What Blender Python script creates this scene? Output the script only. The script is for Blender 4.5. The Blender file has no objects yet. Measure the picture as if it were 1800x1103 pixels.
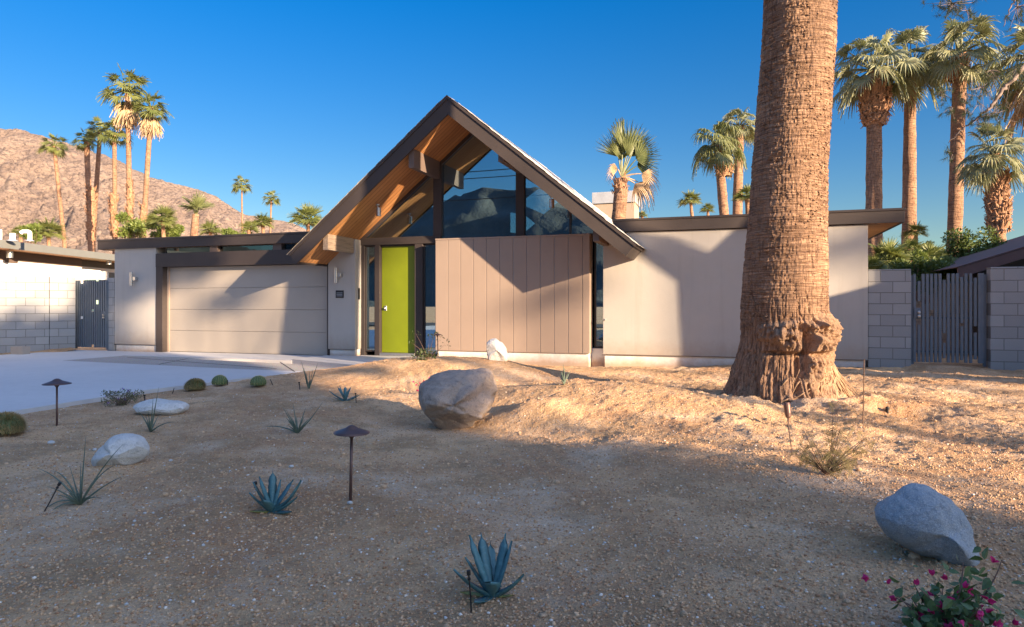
import bpy, bmesh, math, random
import numpy as np
from mathutils import Vector, Matrix, Euler
from mathutils.geometry import tessellate_polygon
sc = bpy.context.scene
R = math.radians
# ------------------------------------------------------------------ camera
CAMZ = 1.2
YAW = R(18.1)
FOC = 1190.0
HOR = 538.0
cd = bpy.data.cameras.new('camera')
cam = bpy.data.objects.new('camera', cd)
sc.collection.objects.link(cam)
cam.location = (0, 0, CAMZ)
cam.rotation_euler = (R(90), 0, YAW)
cd.sensor_width = 36
cd.lens = 36 * FOC / 1800
cd.shift_y = -(551.5 - HOR) / 1800
cd.clip_start = 0.05
cd.clip_end = 6000
sc.camera = cam
# ------------------------------------------------------------------ light
SUN = Vector((2.15, -1.0, 0.60)).normalized()
EL = math.asin(SUN.z)
AZ = math.atan2(SUN.x, SUN.y)
w = bpy.data.worlds.new('World')
sc.world = w
w.use_nodes = True
wn = w.node_tree
wn.nodes.clear()
sky = wn.nodes.new('ShaderNodeTexSky')
sky.sky_type = 'NISHITA'
sky.sun_disc = False
sky.sun_elevation = EL
sky.sun_rotation = AZ
sky.air_density = 1.0
sky.dust_density = 0.3
sky.ozone_density = 2.3
# sky graded: deeper blue away from the sun, boosted overhead to light the ground
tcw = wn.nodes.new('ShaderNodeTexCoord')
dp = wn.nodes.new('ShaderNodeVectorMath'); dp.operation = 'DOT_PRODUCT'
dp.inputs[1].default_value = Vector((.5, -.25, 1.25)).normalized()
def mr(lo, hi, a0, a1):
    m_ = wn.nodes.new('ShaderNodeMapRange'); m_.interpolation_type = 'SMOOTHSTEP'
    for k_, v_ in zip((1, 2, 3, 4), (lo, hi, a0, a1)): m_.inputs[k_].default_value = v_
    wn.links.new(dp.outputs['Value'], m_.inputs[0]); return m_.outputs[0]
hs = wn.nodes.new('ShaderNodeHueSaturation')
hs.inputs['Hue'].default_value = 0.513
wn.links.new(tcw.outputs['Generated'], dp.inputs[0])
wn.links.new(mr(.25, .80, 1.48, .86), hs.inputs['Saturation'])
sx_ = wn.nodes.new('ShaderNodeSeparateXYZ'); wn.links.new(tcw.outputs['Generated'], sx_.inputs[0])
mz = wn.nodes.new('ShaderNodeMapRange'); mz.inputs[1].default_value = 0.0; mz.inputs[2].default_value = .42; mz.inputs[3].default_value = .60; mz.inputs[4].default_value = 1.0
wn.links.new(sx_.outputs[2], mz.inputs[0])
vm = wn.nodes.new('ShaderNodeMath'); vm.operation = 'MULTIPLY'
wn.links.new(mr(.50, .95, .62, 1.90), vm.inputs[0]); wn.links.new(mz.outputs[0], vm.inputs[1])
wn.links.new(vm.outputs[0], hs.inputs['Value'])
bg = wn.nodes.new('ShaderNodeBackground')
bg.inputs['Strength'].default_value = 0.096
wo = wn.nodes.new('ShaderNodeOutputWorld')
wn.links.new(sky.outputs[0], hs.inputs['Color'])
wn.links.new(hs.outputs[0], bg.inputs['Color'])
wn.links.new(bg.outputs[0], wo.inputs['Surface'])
sl = bpy.data.lights.new('sun', 'SUN')
sl.energy = 5.0
sl.angle = R(0.55)
sl.color = (1.0, 0.735, 0.48)
so = bpy.data.objects.new('sun', sl)
sc.collection.objects.link(so)
so.rotation_euler = SUN.to_track_quat('Z', 'Y').to_euler()
sc.view_settings.view_transform = 'Standard'
sc.view_settings.look = 'None'
sc.view_settings.exposure = 1.78
sc.view_settings.gamma = 1.0

# ------------------------------------------------------------------ ray helpers (photo pixel -> world)
FW = np.array([-math.sin(YAW), math.cos(YAW), 0.0])
RT = np.array([math.cos(YAW), math.sin(YAW), 0.0])
C0 = np.array([0, 0, CAMZ])
def ray(x, y):
    return FW + RT * ((x - 900) / FOC) + np.array([0, 0, (HOR - y) / FOC])
def atY(x, y, Y):
    r = ray(x, y); return C0 + r * (Y / r[1])
def atD(x, y, D):
    return C0 + ray(x, y) * D
def atPlane(x, y, p, n):
    r = ray(x, y); t = np.dot(np.array(p) - C0, n) / np.dot(r, n); return C0 + r * t

# ------------------------------------------------------------------ numpy noise
def _h(i, j, k, s):
    n = (i * 374761393 + j * 668265263 + k * 2147483647 + s * 974634777) & 0xffffffff
    n = ((n ^ (n >> 13)) * 1274126177) & 0xffffffff
    n = ((n ^ (n >> 16)) * 2246822519) & 0xffffffff
    return ((n ^ (n >> 15)) & 0xffffff) / float(0xffffff)
def vn(x, y, z=0.0, s=0):
    x = np.asarray(x, float); y = np.asarray(y, float); z = np.asarray(z, float) + np.zeros_like(x)
    xi = np.floor(x); yi = np.floor(y); zi = np.floor(z)
    fx = x - xi; fy = y - yi; fz = z - zi
    fx = fx * fx * (3 - 2 * fx); fy = fy * fy * (3 - 2 * fy); fz = fz * fz * (3 - 2 * fz)
    xi = xi.astype(np.int64); yi = yi.astype(np.int64); zi = zi.astype(np.int64)
    r = 0
    for a in (0, 1):
        for b in (0, 1):
            for c in (0, 1):
                r = r + _h(xi + a, yi + b, zi + c, s) * (fx if a else 1 - fx) * (fy if b else 1 - fy) * (fz if c else 1 - fz)
    return r * 2 - 1
def fbm(x, y, z=0.0, o=4, s=0, g=0.5):
    t = 0; a = 1; f = 1.0
    for i in range(o):
        t = t + a * vn(np.asarray(x) * f, np.asarray(y) * f, np.asarray(z) * f, s + i); a *= g; f *= 2.03
    return t
def sm(a, b, x):
    t = np.clip((x - a) / (b - a), 0, 1); return t * t * (3 - 2 * t)

# ------------------------------------------------------------------ mesh builder
class MB:
    def __init__(s):
        s.v = []; s.f = []; s.n = 0; s.a = []
    def add(s, vs, fs):
        vs = np.asarray(vs, float).reshape(-1, 3)
        b = s.n; s.v.append(vs); s.n += len(vs)
        s.f.extend([tuple(int(i) + b for i in f) for f in fs]); return s
    def box(s, x0, x1, y0, y1, z0, z1, bev=0.0):
        if bev:
            e = bev
            # chamfered box: three shells
            vs = []; 
            for (ax, ay, az) in ((0, e, e), (e, 0, e), (e, e, 0)):
                for X in (x0 + ax, x1 - ax):
                    for Y in (y0 + ay, y1 - ay):
                        for Z in (z0 + az, z1 - az): vs.append((X, Y, Z))
            def I(sh, i, j, k): return sh * 8 + i * 4 + j * 2 + k
            fs = []
            for i in (0, 1):
                q = [I(0, i, 0, 0), I(0, i, 1, 0), I(0, i, 1, 1), I(0, i, 0, 1)]; fs.append(q if i else q[::-1])
                q = [I(1, 0, i, 0), I(1, 0, i, 1), I(1, 1, i, 1), I(1, 1, i, 0)]; fs.append(q if i else q[::-1])
                q = [I(2, 0, 0, i), I(2, 1, 0, i), I(2, 1, 1, i), I(2, 0, 1, i)]; fs.append(q if i else q[::-1])
            for i in (0, 1):
                for j in (0, 1):
                    fs.append([I(0, i, j, 0), I(0, i, j, 1), I(1, i, j, 1), I(1, i, j, 0)])
                    fs.append([I(0, i, 0, j), I(0, i, 1, j), I(2, i, 1, j), I(2, i, 0, j)])
                    fs.append([I(1, 0, i, j), I(1, 1, i, j), I(2, 1, i, j), I(2, 0, i, j)])
                    for k in (0, 1): fs.append([I(0, i, j, k), I(1, i, j, k), I(2, i, j, k)])
            return s.add(vs, fs)
        vs = [(x, y, z) for x in (x0, x1) for y in (y0, y1) for z in (z0, z1)]
        return s.add(vs, [(0, 1, 3, 2), (4, 6, 7, 5), (0, 4, 5, 1), (2, 3, 7, 6), (0, 2, 6, 4), (1, 5, 7, 3)])
    def obox(s, o, ax, ay, az):
        o, ax, ay, az = [np.array(q, float) for q in (o, ax, ay, az)]
        vs = [o + i * ax + j * ay + k * az for i in (0, 1) for j in (0, 1) for k in (0, 1)]
        return s.add(vs, [(0, 1, 3, 2), (4, 6, 7, 5), (0, 4, 5, 1), (2, 3, 7, 6), (0, 2, 6, 4), (1, 5, 7, 3)])
    def extr(s, pts, d):
        """extrude planar polygon pts (3d) by vector d"""
        n = len(pts); p = np.array(pts, float); q = p + np.array(d, float)
        fs = [tuple(range(n))[::-1], tuple(range(n, 2 * n))] + [(i, (i + 1) % n, n + (i + 1) % n, n + i) for i in range(n)]
        return s.add(np.vstack([p, q]), fs)
    def tube(s, pts, rad, n=8, cap=True):
        pts = [np.array(p, float) for p in pts]
        if not hasattr(rad, '__len__'): rad = [rad] * len(pts)
        vs = []; prev = None
        for i, p in enumerate(pts):
            t = pts[min(i + 1, len(pts) - 1)] - pts[max(i - 1, 0)]
            t = t / (np.linalg.norm(t) + 1e-9)
            if prev is None:
                a = np.array([0, 0, 1.0]) if abs(t[2]) < .9 else np.array([1.0, 0, 0])
                u = np.cross(t, a)
            else:
                u = prev - t * np.dot(prev, t)
            u = u / (np.linalg.norm(u) + 1e-9); prev = u
            vv = np.cross(t, u)
            for k in range(n):
                an = 2 * math.pi * k / n
                vs.append(p + rad[i] * (u * math.cos(an) + vv * math.sin(an)))
        fs = []
        for i in range(len(pts) - 1):
            for k in range(n):
                a = i * n + k; b = i * n + (k + 1) % n
                fs.append((a, b, b + n, a + n))
        if cap:
            fs.append(tuple(range(n))[::-1]); L = (len(pts) - 1) * n
            fs.append(tuple(range(L, L + n)))
        return s.add(vs, fs)
    def lathe(s, prof, c=(0, 0, 0), n=32):
        vs = []
        for (r, z) in prof:
            for k in range(n):
                a = 2 * math.pi * k / n; vs.append((c[0] + r * math.cos(a), c[1] + r * math.sin(a), c[2] + z))
        fs = []
        for i in range(len(prof) - 1):
            for k in range(n):
                a = i * n + k; b = i * n + (k + 1) % n; fs.append((a, b, b + n, a + n))
        return s.add(vs, fs)
    def build(s, name, m, parent=None, smooth=False, label=None, at=None, recalc=True):
        V = np.vstack(s.v) if s.v else np.zeros((0, 3))
        org = wloc(parent) if parent is not None else np.array(at if at is not None else (0, 0, 0), float)
        V = V - org
        me = bpy.data.meshes.new(name)
        nf = len(s.f)
        lt = np.fromiter((len(f) for f in s.f), np.int32, nf)
        li = np.concatenate([np.array(f, np.int32) for f in s.f]) if nf < 5000 else np.fromiter((i for f in s.f for i in f), np.int32, int(lt.sum()))
        me.vertices.add(len(V)); me.vertices.foreach_set('co', V.astype(np.float32).ravel())
        me.loops.add(len(li)); me.loops.foreach_set('vertex_index', li)
        me.polygons.add(nf)
        ls = np.zeros(nf, np.int32); ls[1:] = np.cumsum(lt)[:-1]
        me.polygons.foreach_set('loop_start', ls)
        me.polygons.foreach_set('loop_total', lt)
        me.polygons.foreach_set('use_smooth', np.full(nf, bool(smooth)))
        me.update(calc_edges=True); me.validate()
        if nf < 3000 and recalc:
            bm_ = bmesh.new(); bm_.from_mesh(me); bmesh.ops.recalc_face_normals(bm_, faces=bm_.faces); bm_.to_mesh(me); bm_.free()
        ms = m if isinstance(m, (list, tuple)) else [m]
        for q in ms: me.materials.append(q)
        o = bpy.data.objects.new(name, me); sc.collection.objects.link(o)
        if parent is not None: o.parent = parent
        else: o.location = org
        if label: o['label'] = label
        return o
def wloc(o):
    v = np.zeros(3)
    while o is not None:
        v = v + np.array(o.location); o = o.parent
    return v
def grid(name, X, Y, Z, m, parent=None, smooth=True):
    """fast regular grid mesh from 2d arrays"""
    ny, nx = X.shape
    V = np.stack([X, Y, Z], -1).reshape(-1, 3) - (wloc(parent) if parent is not None else 0)
    i = np.arange(ny * nx).reshape(ny, nx)
    q = np.stack([i[:-1, :-1], i[:-1, 1:], i[1:, 1:], i[1:, :-1]], -1).reshape(-1, 4).astype(np.int32)
    me = bpy.data.meshes.new(name); nf = len(q)
    me.vertices.add(len(V)); me.vertices.foreach_set('co', V.astype(np.float32).ravel())
    me.loops.add(nf * 4); me.loops.foreach_set('vertex_index', q.ravel())
    me.polygons.add(nf); me.polygons.foreach_set('loop_start', np.arange(0, nf * 4, 4, dtype=np.int32))
    me.polygons.foreach_set('loop_total', np.full(nf, 4, np.int32))
    me.polygons.foreach_set('use_smooth', np.full(nf, bool(smooth)))
    me.update(calc_edges=True)
    me.materials.append(m)
    o = bpy.data.objects.new(name, me); sc.collection.objects.link(o)
    if parent is not None: o.parent = parent
    return o
def tag(o, label=None, cat=None, group=None, kind=None):
    if label: o['label'] = label
    if cat: o['category'] = cat
    if group: o['group'] = group
    if kind: o['kind'] = kind
    return o
def thing(name, loc, label, cat, group=None, rz=0.0):
    o = bpy.data.objects.new(name, None); sc.collection.objects.link(o)
    o.location = [float(q) for q in loc]; o.rotation_euler = (0, 0, rz)
    o.empty_display_size = .2
    return tag(o, label, cat, group)
def copy_tree(o, parent=None):
    c = o.copy(); sc.collection.objects.link(c)
    if parent is not None: c.parent = parent
    for ch in list(o.children): copy_tree(ch, c)
    return c

# ------------------------------------------------------------------ materials
class NT:
    def __init__(s, name):
        s.m = bpy.data.materials.new(name); s.m.use_nodes = True; s.t = s.m.node_tree; s.t.nodes.clear()
        s.out = s.t.nodes.new('ShaderNodeOutputMaterial')
        s.co = s.t.nodes.new('ShaderNodeTexCoord').outputs['Object']
    def n(s, ty, ins=None, o=0, **at):
        nd = s.t.nodes.new('ShaderNode' + ty)
        for k, v in at.items(): setattr(nd, k, v)
        for k, v in (ins or {}).items():
            if isinstance(v, bpy.types.NodeSocket): s.t.links.new(v, nd.inputs[k])
            else:
                if isinstance(v, tuple) and len(v) == 3 and nd.inputs[k].type == 'RGBA': v = v + (1,)
                nd.inputs[k].default_value = v
        return nd.outputs[o]
    def noise(s, sc_, det=4, rough=.55, co=None, o=0, dist=0.0):
        return s.n('TexNoise', {'Vector': co or s.co, 'Scale': sc_, 'Detail': det, 'Roughness': rough, 'Distortion': dist}, o)
    def map(s, scale=(1, 1, 1), rot=(0, 0, 0), co=None):
        return s.n('Mapping', {'Vector': co or s.co, 'Scale': scale, 'Rotation': rot})
    def mix(s, f, a, b, bt='MIX'):
        return s.n('Mix', {0: f, 6: a, 7: b}, 2, data_type='RGBA', blend_type=bt)
    def ramp(s, f, a, b, c0=0.0, c1=1.0):
        return s.n('MapRange', {0: f, 1: a, 2: b, 3: c0, 4: c1})
    def math(s, op, a, b=0.0, c=0.0):
        return s.n('Math', {0: a, 1: b, 2: c}, operation=op)
    def bump(s, h, st=.5, d=.01, nrm=None):
        i = {'Strength': st, 'Distance': d, 'Height': h}
        if nrm is not None: i['Normal'] = nrm
        return s.n('Bump', i)
    def pbr(s, col, rough=.8, nrm=None, **kw):
        i = {'Base Color': col, 'Roughness': rough}
        if nrm is not None: i['Normal'] = nrm
        i.update(kw)
        sh = s.n('BsdfPrincipled', i)
        return sh
    def done(s, sh):
        s.t.links.new(sh, s.out.inputs['Surface']); return s.m
def simple(name, col, rough=.6, var=.12, vs=3.0, bs=120.0, bst=.15, bd=.002, **kw):
    t = NT(name)
    nz = t.noise(vs, 5)
    f = t.ramp(nz, .3, .7)
    c = t.mix(f, tuple(max(0, q * (1 - var)) for q in col), tuple(min(1, q * (1 + var)) for q in col))
    b = t.bump(t.noise(bs, 3), bst, bd)
    return t.done(t.pbr(c, rough, b, **kw))
M = {}
def stucco():
    t = NT('stucco'); n1 = t.noise(.9, 6, .6); n2 = t.noise(7, 5, .7); st = t.noise(1.0, 5, .65, t.map((5, 5, .35))); z = t.n('SeparateXYZ', {0: t.co}, 2)
    c = t.mix(t.ramp(n1, .3, .7), (.395, .378, .355), (.435, .416, .39))
    c = t.mix(t.ramp(st, .52, .75, 0, .35), c, (.30, .275, .245))
    c = t.mix(t.ramp(t.math('ADD', z, t.math('MULTIPLY', n2, -.5)), -.05, .30, .5, 0), c, (.33, .25, .18))
    return t.done(t.pbr(c, .95, t.bump(t.math('ADD', t.noise(95, 4, .7), t.math('MULTIPLY', n2, .8)), .6, .006)))
M['stucco'] = stucco()
def plinth():
    t = NT('plinth_paint'); n1 = t.noise(5, 6, .7); z = t.n('SeparateXYZ', {0: t.co}, 2)
    f = t.math('MULTIPLY', t.ramp(t.math('ADD', z, t.math('MULTIPLY', n1, -.22)), -.12, .06, .85, 0), 1.0)
    c = t.mix(t.ramp(n1, .4, .7, 0, .3), (.72, .72, .71), (.58, .55, .5)); c = t.mix(f, c, (.42, .28, .18))
    return t.done(t.pbr(c, .9, t.bump(t.noise(60, 3), .3, .003)))
M["plinth"] = plinth()
M['brown'] = simple('brown_paint', (.046, .036, .034), .7, .1, 2, 60, .12, .002)
M['brown2'] = simple('dark_bronze', (.045, .036, .034), .4, .1, 2, 60, .05, .001)
M['panel'] = simple('taupe_panel', (.315, .245, .20), .7, .04, 1.5, 150, .1, .001)
M['seam'] = simple('seam_metal', (.30, .33, .37), .45, .05)
M['garage'] = simple('garage_paint', (.36, .325, .285), .6, .05, .9, 160, .1, .001)
M['green'] = simple('lime_paint', (.17, .215, .007), .42, .05, 3, 100, .05, .001)
M['steel'] = simple('brushed_steel', (.5, .5, .5), .35, .08, 20, 200, .1, .001, Metallic=.9)
M['dark'] = simple('black_plastic', (.012, .012, .013), .5, .1)
M['copperlight'] = simple('bronze_light_metal', (.12, .07, .06), .42, .12, 20, 150, .1, .001, Metallic=.35)
M['roofing'] = simple('light_roofing', (.50, .46, .41), .9, .2, 6, 40, .6, .01)
M['gate'] = simple('blue_grey_steel', (.115, .145, .18), .5, .08, 8, 90, .1, .001)
M['white'] = simple('white_paint', (.85, .84, .82), .8, .03, 1, 80, .1, .002)
M['greyfascia'] = simple('grey_green_fascia', (.16, .17, .165), .7, .05)
M['nbrown'] = simple('neighbour_brown', (.13, .095, .08), .7, .05)
M['maroon'] = simple('maroon_trim', (.13, .075, .068), .7, .12, 5)
M['metalcap'] = simple('galvanised_cap', (.55, .58, .62), .4, .1, 4, 60, .1, .001, Metallic=.4)
M['chim'] = simple('chimney_stucco', (.40, .32, .25), .9, .04)
M['curtain'] = simple('pale_curtain', (.60, .62, .52), .9, .1, 2)
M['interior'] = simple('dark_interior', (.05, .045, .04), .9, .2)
def glass(name, refl=.42, tint=(.55, .72, .78), rough=0.0):
    t = NT(name)
    fr = t.n('Fresnel', {'IOR': 1.6})
    f = t.ramp(fr, 0, 1, refl, 1.0)
    w_ = t.noise(.6, 2); nb = t.bump(w_, .02, .004)
    gl = t.n('BsdfGlossy', {'Color': (.72, .9, .98, 1), 'Roughness': rough, 'Normal': nb})
    tr = t.n('BsdfTransparent', {'Color': tint + (1,)})
    return t.done(t.n('MixShader', {0: f, 1: tr, 2: gl}))
M['glass'] = glass('window_glass')
M['glassdark'] = glass('dark_window_glass', .10, (.25, .3, .33))
M['mint'] = simple('mint_glass', (.42, .62, .5), .2, .03)
def wood():
    t = NT('cedar_soffit')
    sx = t.n('SeparateXYZ', {0: t.co}, 1)      # Y
    b = t.math('DIVIDE', sx, .135)
    fl = t.math('FLOOR', b); fr = t.math('FRACT', b)
    rnd = t.n('TexWhiteNoise', {'W': fl}, 0, noise_dimensions='1D')
    st = t.map((.7, 22, .7))
    g = t.noise(3.0, 6, .6, st, dist=.6)
    kn = t.noise(2.2, 2, .5, t.map((1, 5, 1)))
    c = t.mix(t.ramp(g, .3, .7), (.22, .085, .026), (.50, .235, .085))
    c = t.mix(t.ramp(rnd, 0, 1, 0, .75), c, (.55, .29, .12))
    c = t.mix(t.ramp(rnd, .75, 1, 0, .5), c, (.20, .08, .03))
    c = t.mix(t.ramp(kn, .68, .74, 0, .6), c, (.12, .045, .02))
    e = t.math('LESS_THAN', fr, .09)
    c = t.mix(e, c, (.07, .03, .015))
    bp = t.bump(t.math('SUBTRACT', t.math('MULTIPLY', g, .2), e), .6, .006)
    return t.done(t.pbr(c, .55, bp))
M['wood'] = wood()
def weath():
    t = NT('weathered_beam'); g = t.noise(3, 6, .6, t.map((14, .8, 14)), dist=.5)
    c = t.mix(t.ramp(g, .3, .7), (.17, .125, .095), (.33, .26, .20))
    return t.done(t.pbr(c, .8, t.bump(g, .4, .004)))
M['beam'] = weath()
def block(name='concrete_block', c1=(.255, .265, .275), c2=(.335, .345, .355), joint=(.10, .10, .10), off=0.0):
    t = NT(name)
    sp = t.n('SeparateXYZ', {0: t.co}); 
    nd = sp.node
    v = t.n('CombineXYZ', {0: t.math('ADD', nd.outputs[0], off), 1: nd.outputs[2], 2: 0.0})
    br = t.t.nodes.new('ShaderNodeTexBrick')
    t.t.links.new(v, br.inputs['Vector'])
    br.offset = .5
    for k, q in (('Scale', 1.0), ('Mortar Size', .006), ('Mortar Smooth', .1), ('Brick Width', .4064), ('Row Height', .2032), ('Bias', 0.0)):
        br.inputs[k].default_value = q
    br.inputs['Color1'].default_value = c1 + (1,); br.inputs['Color2'].default_value = c2 + (1,)
    br.inputs['Mortar'].default_value = joint + (1,)
    n1 = t.noise(2.2, 5); n2 = t.noise(110, 3)
    c = t.mix(t.ramp(n1, .3, .75, 0, .35), br.outputs[0], (.22, .21, .20))
    c = t.mix(t.ramp(n2, .35, .7, 0, .35), c, (.46, .45, .43))
    h = t.math('ADD', t.math('MULTIPLY', br.outputs[1], -1.0), t.math('MULTIPLY', n2, .25))
    return t.done(t.pbr(c, .95, t.bump(h, .8, .008)))
M['block'] = block()
def concrete(name, a, b, agg=False):
    t = NT(name)
    n1 = t.noise(.5, 6, .6); n2 = t.noise(60, 4); n3 = t.noise(7, 4)
    c = t.mix(t.ramp(n1, .3, .7), a, b)
    c = t.mix(t.ramp(n3, .45, .75, 0, .25), c, tuple(q * .8 for q in a))
    if agg:
        vo = t.n('TexVoronoi', {'Vector': t.co, 'Scale': 90.0}, 1)
        c = t.mix(.35, c, vo, 'OVERLAY')
        c = t.mix(t.ramp(n2, .4, .6, 0, .5), c, tuple(q * .55 for q in a))
    else:
        c = t.mix(t.ramp(n2, .4, .7, 0, .15), c, tuple(q * .7 for q in a))
    # broom lines
    br = t.noise(40, 2, .5, t.map((6, .4, 1)))
    return t.done(t.pbr(c, .88, t.bump(t.math('ADD', n2, t.math('MULTIPLY', br, .5)), .35 if not agg else .7, .003)))
M['drive'] = concrete('driveway_concrete', (.50, .50, .50), (.58, .58, .575))
M['aggregate'] = concrete('aggregate_paving', (.36, .34, .31), (.46, .43, .39), True)
M['asphalt'] = concrete('asphalt_surface', (.05, .05, .052), (.065, .064, .062), True)
def ground():
    t = NT('decomposed_granite')
    n0 = t.noise(.42, 4, .6); n1 = t.noise(1.5, 6, .65); n2 = t.noise(11, 6, .7); n3 = t.noise(75, 5, .75); n4 = t.noise(.9, 5, .6, t.map((1, 1, 1), co=t.n('VectorMath', {0: t.co, 1: (7.3, 2.1, 0)})))
    c = t.mix(t.ramp(n0, .42, .58), (.48, .265, .125), (.78, .51, .275))
    c = t.mix(t.ramp(n1, .46, .60, 0, .95), c, (.42, .265, .13))
    c = t.mix(t.ramp(n4, .52, .68, 0, .85), c, (.80, .61, .42))
    c = t.mix(t.ramp(n2, .46, .72, 0, .45), c, (.88, .60, .33))
    c = t.mix(t.ramp(n2, .28, .44, .55, 0), c, (.34, .195, .11))
    vo = t.t.nodes.new('ShaderNodeTexVoronoi'); t.t.links.new(t.co, vo.inputs['Vector']); vo.inputs['Scale'].default_value = 120
    vb = t.t.nodes.new('ShaderNodeTexVoronoi'); t.t.links.new(t.co, vb.inputs['Vector']); vb.inputs['Scale'].default_value = 42
    hsv = t.n('SeparateColor', {0: vo.outputs['Color']})
    c = t.mix(t.ramp(hsv, .1, .9, 0, .8), c, t.mix(.4, c, (.34, .20, .12)))
    c = t.mix(t.ramp(hsv.node.outputs[1], .955, .97, 0, .7), c, (.66, .60, .52))
    h = t.math('ADD', t.math('MULTIPLY', t.math('SUBTRACT', 1.0, vo.outputs['Distance']), .40), t.math('MULTIPLY', t.math('SUBTRACT', 1.0, vb.outputs['Distance']), .7))
    h = t.math('ADD', h, t.math('MULTIPLY', n3, .9))
    h = t.math('ADD', h, t.math('MULTIPLY', n2, 2.6))
    return t.done(t.pbr(c, .95, t.bump(h, 1.0, .016)))
M['ground'] = ground()
def rock(name, a, b, dk, lt, sc_=6.0, sp=.5):
    t = NT(name)
    n1 = t.noise(sc_, 7, .62, dist=.4); n2 = t.noise(sc_ * 5, 6, .7); n3 = t.noise(sc_ * 28, 3, .7)
    vo = t.n('TexVoronoi', {'Vector': t.n('VectorMath', {0: t.co, 1: t.noise(sc_ * .6, 3, .5, o=1)}), 'Scale': sc_ * .8}, 0, feature='DISTANCE_TO_EDGE')
    c = t.mix(t.ramp(n1, .32, .68), a, b)
    c = t.mix(t.ramp(n2, .52, .7, 0, .6), c, dk)
    c = t.mix(t.ramp(n3, .52, .68, 0, sp), c, lt)
    c = t.mix(t.ramp(n3, .32, .45, sp * .8, 0), c, dk)
    h = t.math('ADD', t.math('ADD', t.math('MULTIPLY', n1, 1.4), t.math('MULTIPLY', n2, .9)), t.math('MULTIPLY', n3, .25))
    h = t.math('ADD', h, t.math('MULTIPLY', t.ramp(vo, 0, .03), .10))
    return t.done(t.pbr(c, .9, t.bump(h, .9, .02)))
M['rockbig'] = rock('brown_boulder_stone', (.30, .235, .19), (.42, .33, .265), (.10, .085, .08), (.50, .43, .38), 4.5, .35)
M['rockwhite'] = rock('pale_granite_stone', (.56, .56, .54), (.72, .71, .68), (.26, .26, .25), (.70, .69, .66), 7, .5)
M['rockblue'] = rock('blue_grey_granite_stone', (.25, .30, .345), (.38, .425, .46), (.13, .16, .19), (.58, .60, .61), 7, .6)
M['pebble'] = rock('pebble_stone', (.58, .37, .21), (.80, .55, .34), (.34, .20, .12), (.85, .70, .52), 9, .4)
def grit():
    t = NT('gravel_mix'); ri = t.n('NewGeometry', {}, 8); n1 = t.noise(60, 4)
    c = t.mix(t.ramp(ri, 0, .5), (.34, .18, .09), (.54, .34, .185)); c = t.mix(t.ramp(ri, .6, .95), c, (.66, .45, .27)); c = t.mix(t.ramp(ri, .965, .98), c, (.80, .74, .64)); c = t.mix(t.ramp(n1, .4, .7, 0, .3), c, (.3, .18, .11))
    return t.done(t.pbr(c, .95, t.bump(n1, .5, .002)))
M['grit'] = grit()
def mountain():
    t = NT('desert_mountain_rock')
    mp = t.map((1, 1, 1.6))
    n1 = t.noise(.02, 8, .62, mp, dist=.8); n2 = t.noise(.22, 8, .75, mp, dist=.5); n3 = t.noise(.55, 6, .75, mp)
    c = t.mix(t.ramp(n1, .35, .65), (.31, .23, .185), (.41, .315, .255))
    c = t.mix(t.ramp(n2, .50, .58, 0, .85), c, (.14, .105, .095))
    c = t.mix(t.ramp(n3, .57, .70, 0, .6), c, (.15, .135, .09))
    c = t.mix(t.ramp(n3, .25, .42, .5, 0), c, (.42, .31, .25))
    return t.done(t.pbr(c, .95, t.bump(t.math('ADD', t.math('MULTIPLY', n1, 3.0), n2), 1.0, 6.0)))
M['mountain'] = mountain()
M['hills'] = simple('dusky_hills', (.065, .08, .08), .95, .4, .01, .2, .5, 3)
def bark(name, a, b, dk, ring=30.0, bd=.02, foot=False):
    t = NT(name)
    r1 = t.noise(1.0, 4, .65, t.map((3.0, 3.0, ring)), dist=.3)
    r2 = t.noise(1.0, 4, .7, t.map((26, 26, 4)), dist=.4)
    if foot:
        z = t.n('SeparateXYZ', {0: t.co}, 2); up = t.ramp(z, .55, 1.25, .12, 1.0); r1 = t.math('ADD', t.math('MULTIPLY', t.math('SUBTRACT', r1, .42), up), .42)
        rv = t.noise(1.0, 5, .7, t.map((44, 44, 2.2)), dist=.5); r2 = t.math('MAXIMUM', r2, t.math('MULTIPLY', rv, t.ramp(z, .6, 1.5, 1.08, .9)))
    n0 = t.noise(1.3, 5, .6); n3 = t.noise(60, 3)
    c = t.mix(t.ramp(n0, .3, .7), a, b)
    c = t.mix(t.ramp(r1, .48, .62, 0, .75), c, dk)
    c = t.mix(t.ramp(r2, .54, .66, 0, .8), c, dk)
    c = t.mix(t.ramp(n3, .55, .75, 0, .3), c, tuple(min(1, q * 1.5) for q in b))
    h = t.math('SUBTRACT', 1.0, t.math('ADD', t.ramp(r1, .45, .65), t.math('MULTIPLY', t.ramp(r2, .5, .66), .9)))
    return t.done(t.pbr(c, .9, t.bump(t.math('ADD', h, t.math('MULTIPLY', n3, .3)), .9, bd)))
M['bark'] = bark('palm_bark', (.30, .165, .10), (.43, .26, .165), (.11, .055, .035), 26)
M['barkbig'] = bark('giant_palm_bark', (.29, .168, .10), (.41, .26, .165), (.095, .045, .026), 75, .012, True)
M['burl'] = rock('burl_root_wood', (.26, .155, .095), (.36, .23, .145), (.10, .055, .035), (.48, .33, .22), 11, .5)
M['boot'] = simple('palm_boot', (.34, .19, .11), .9, .4, 7, 50, .5, .01)
M['root'] = simple('root_fibre', (.33, .21, .125), .9, .3, 9, 60, .4, .004)
M['thatch'] = simple('dead_frond', (.46, .33, .20), .9, .3, 5, 50, .3, .004)
M['twig'] = simple('twig_bark', (.16, .10, .075), .9, .25, 10)
M['greybark'] = simple('grey_branch', (.20, .155, .14), .9, .25, 10)
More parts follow.
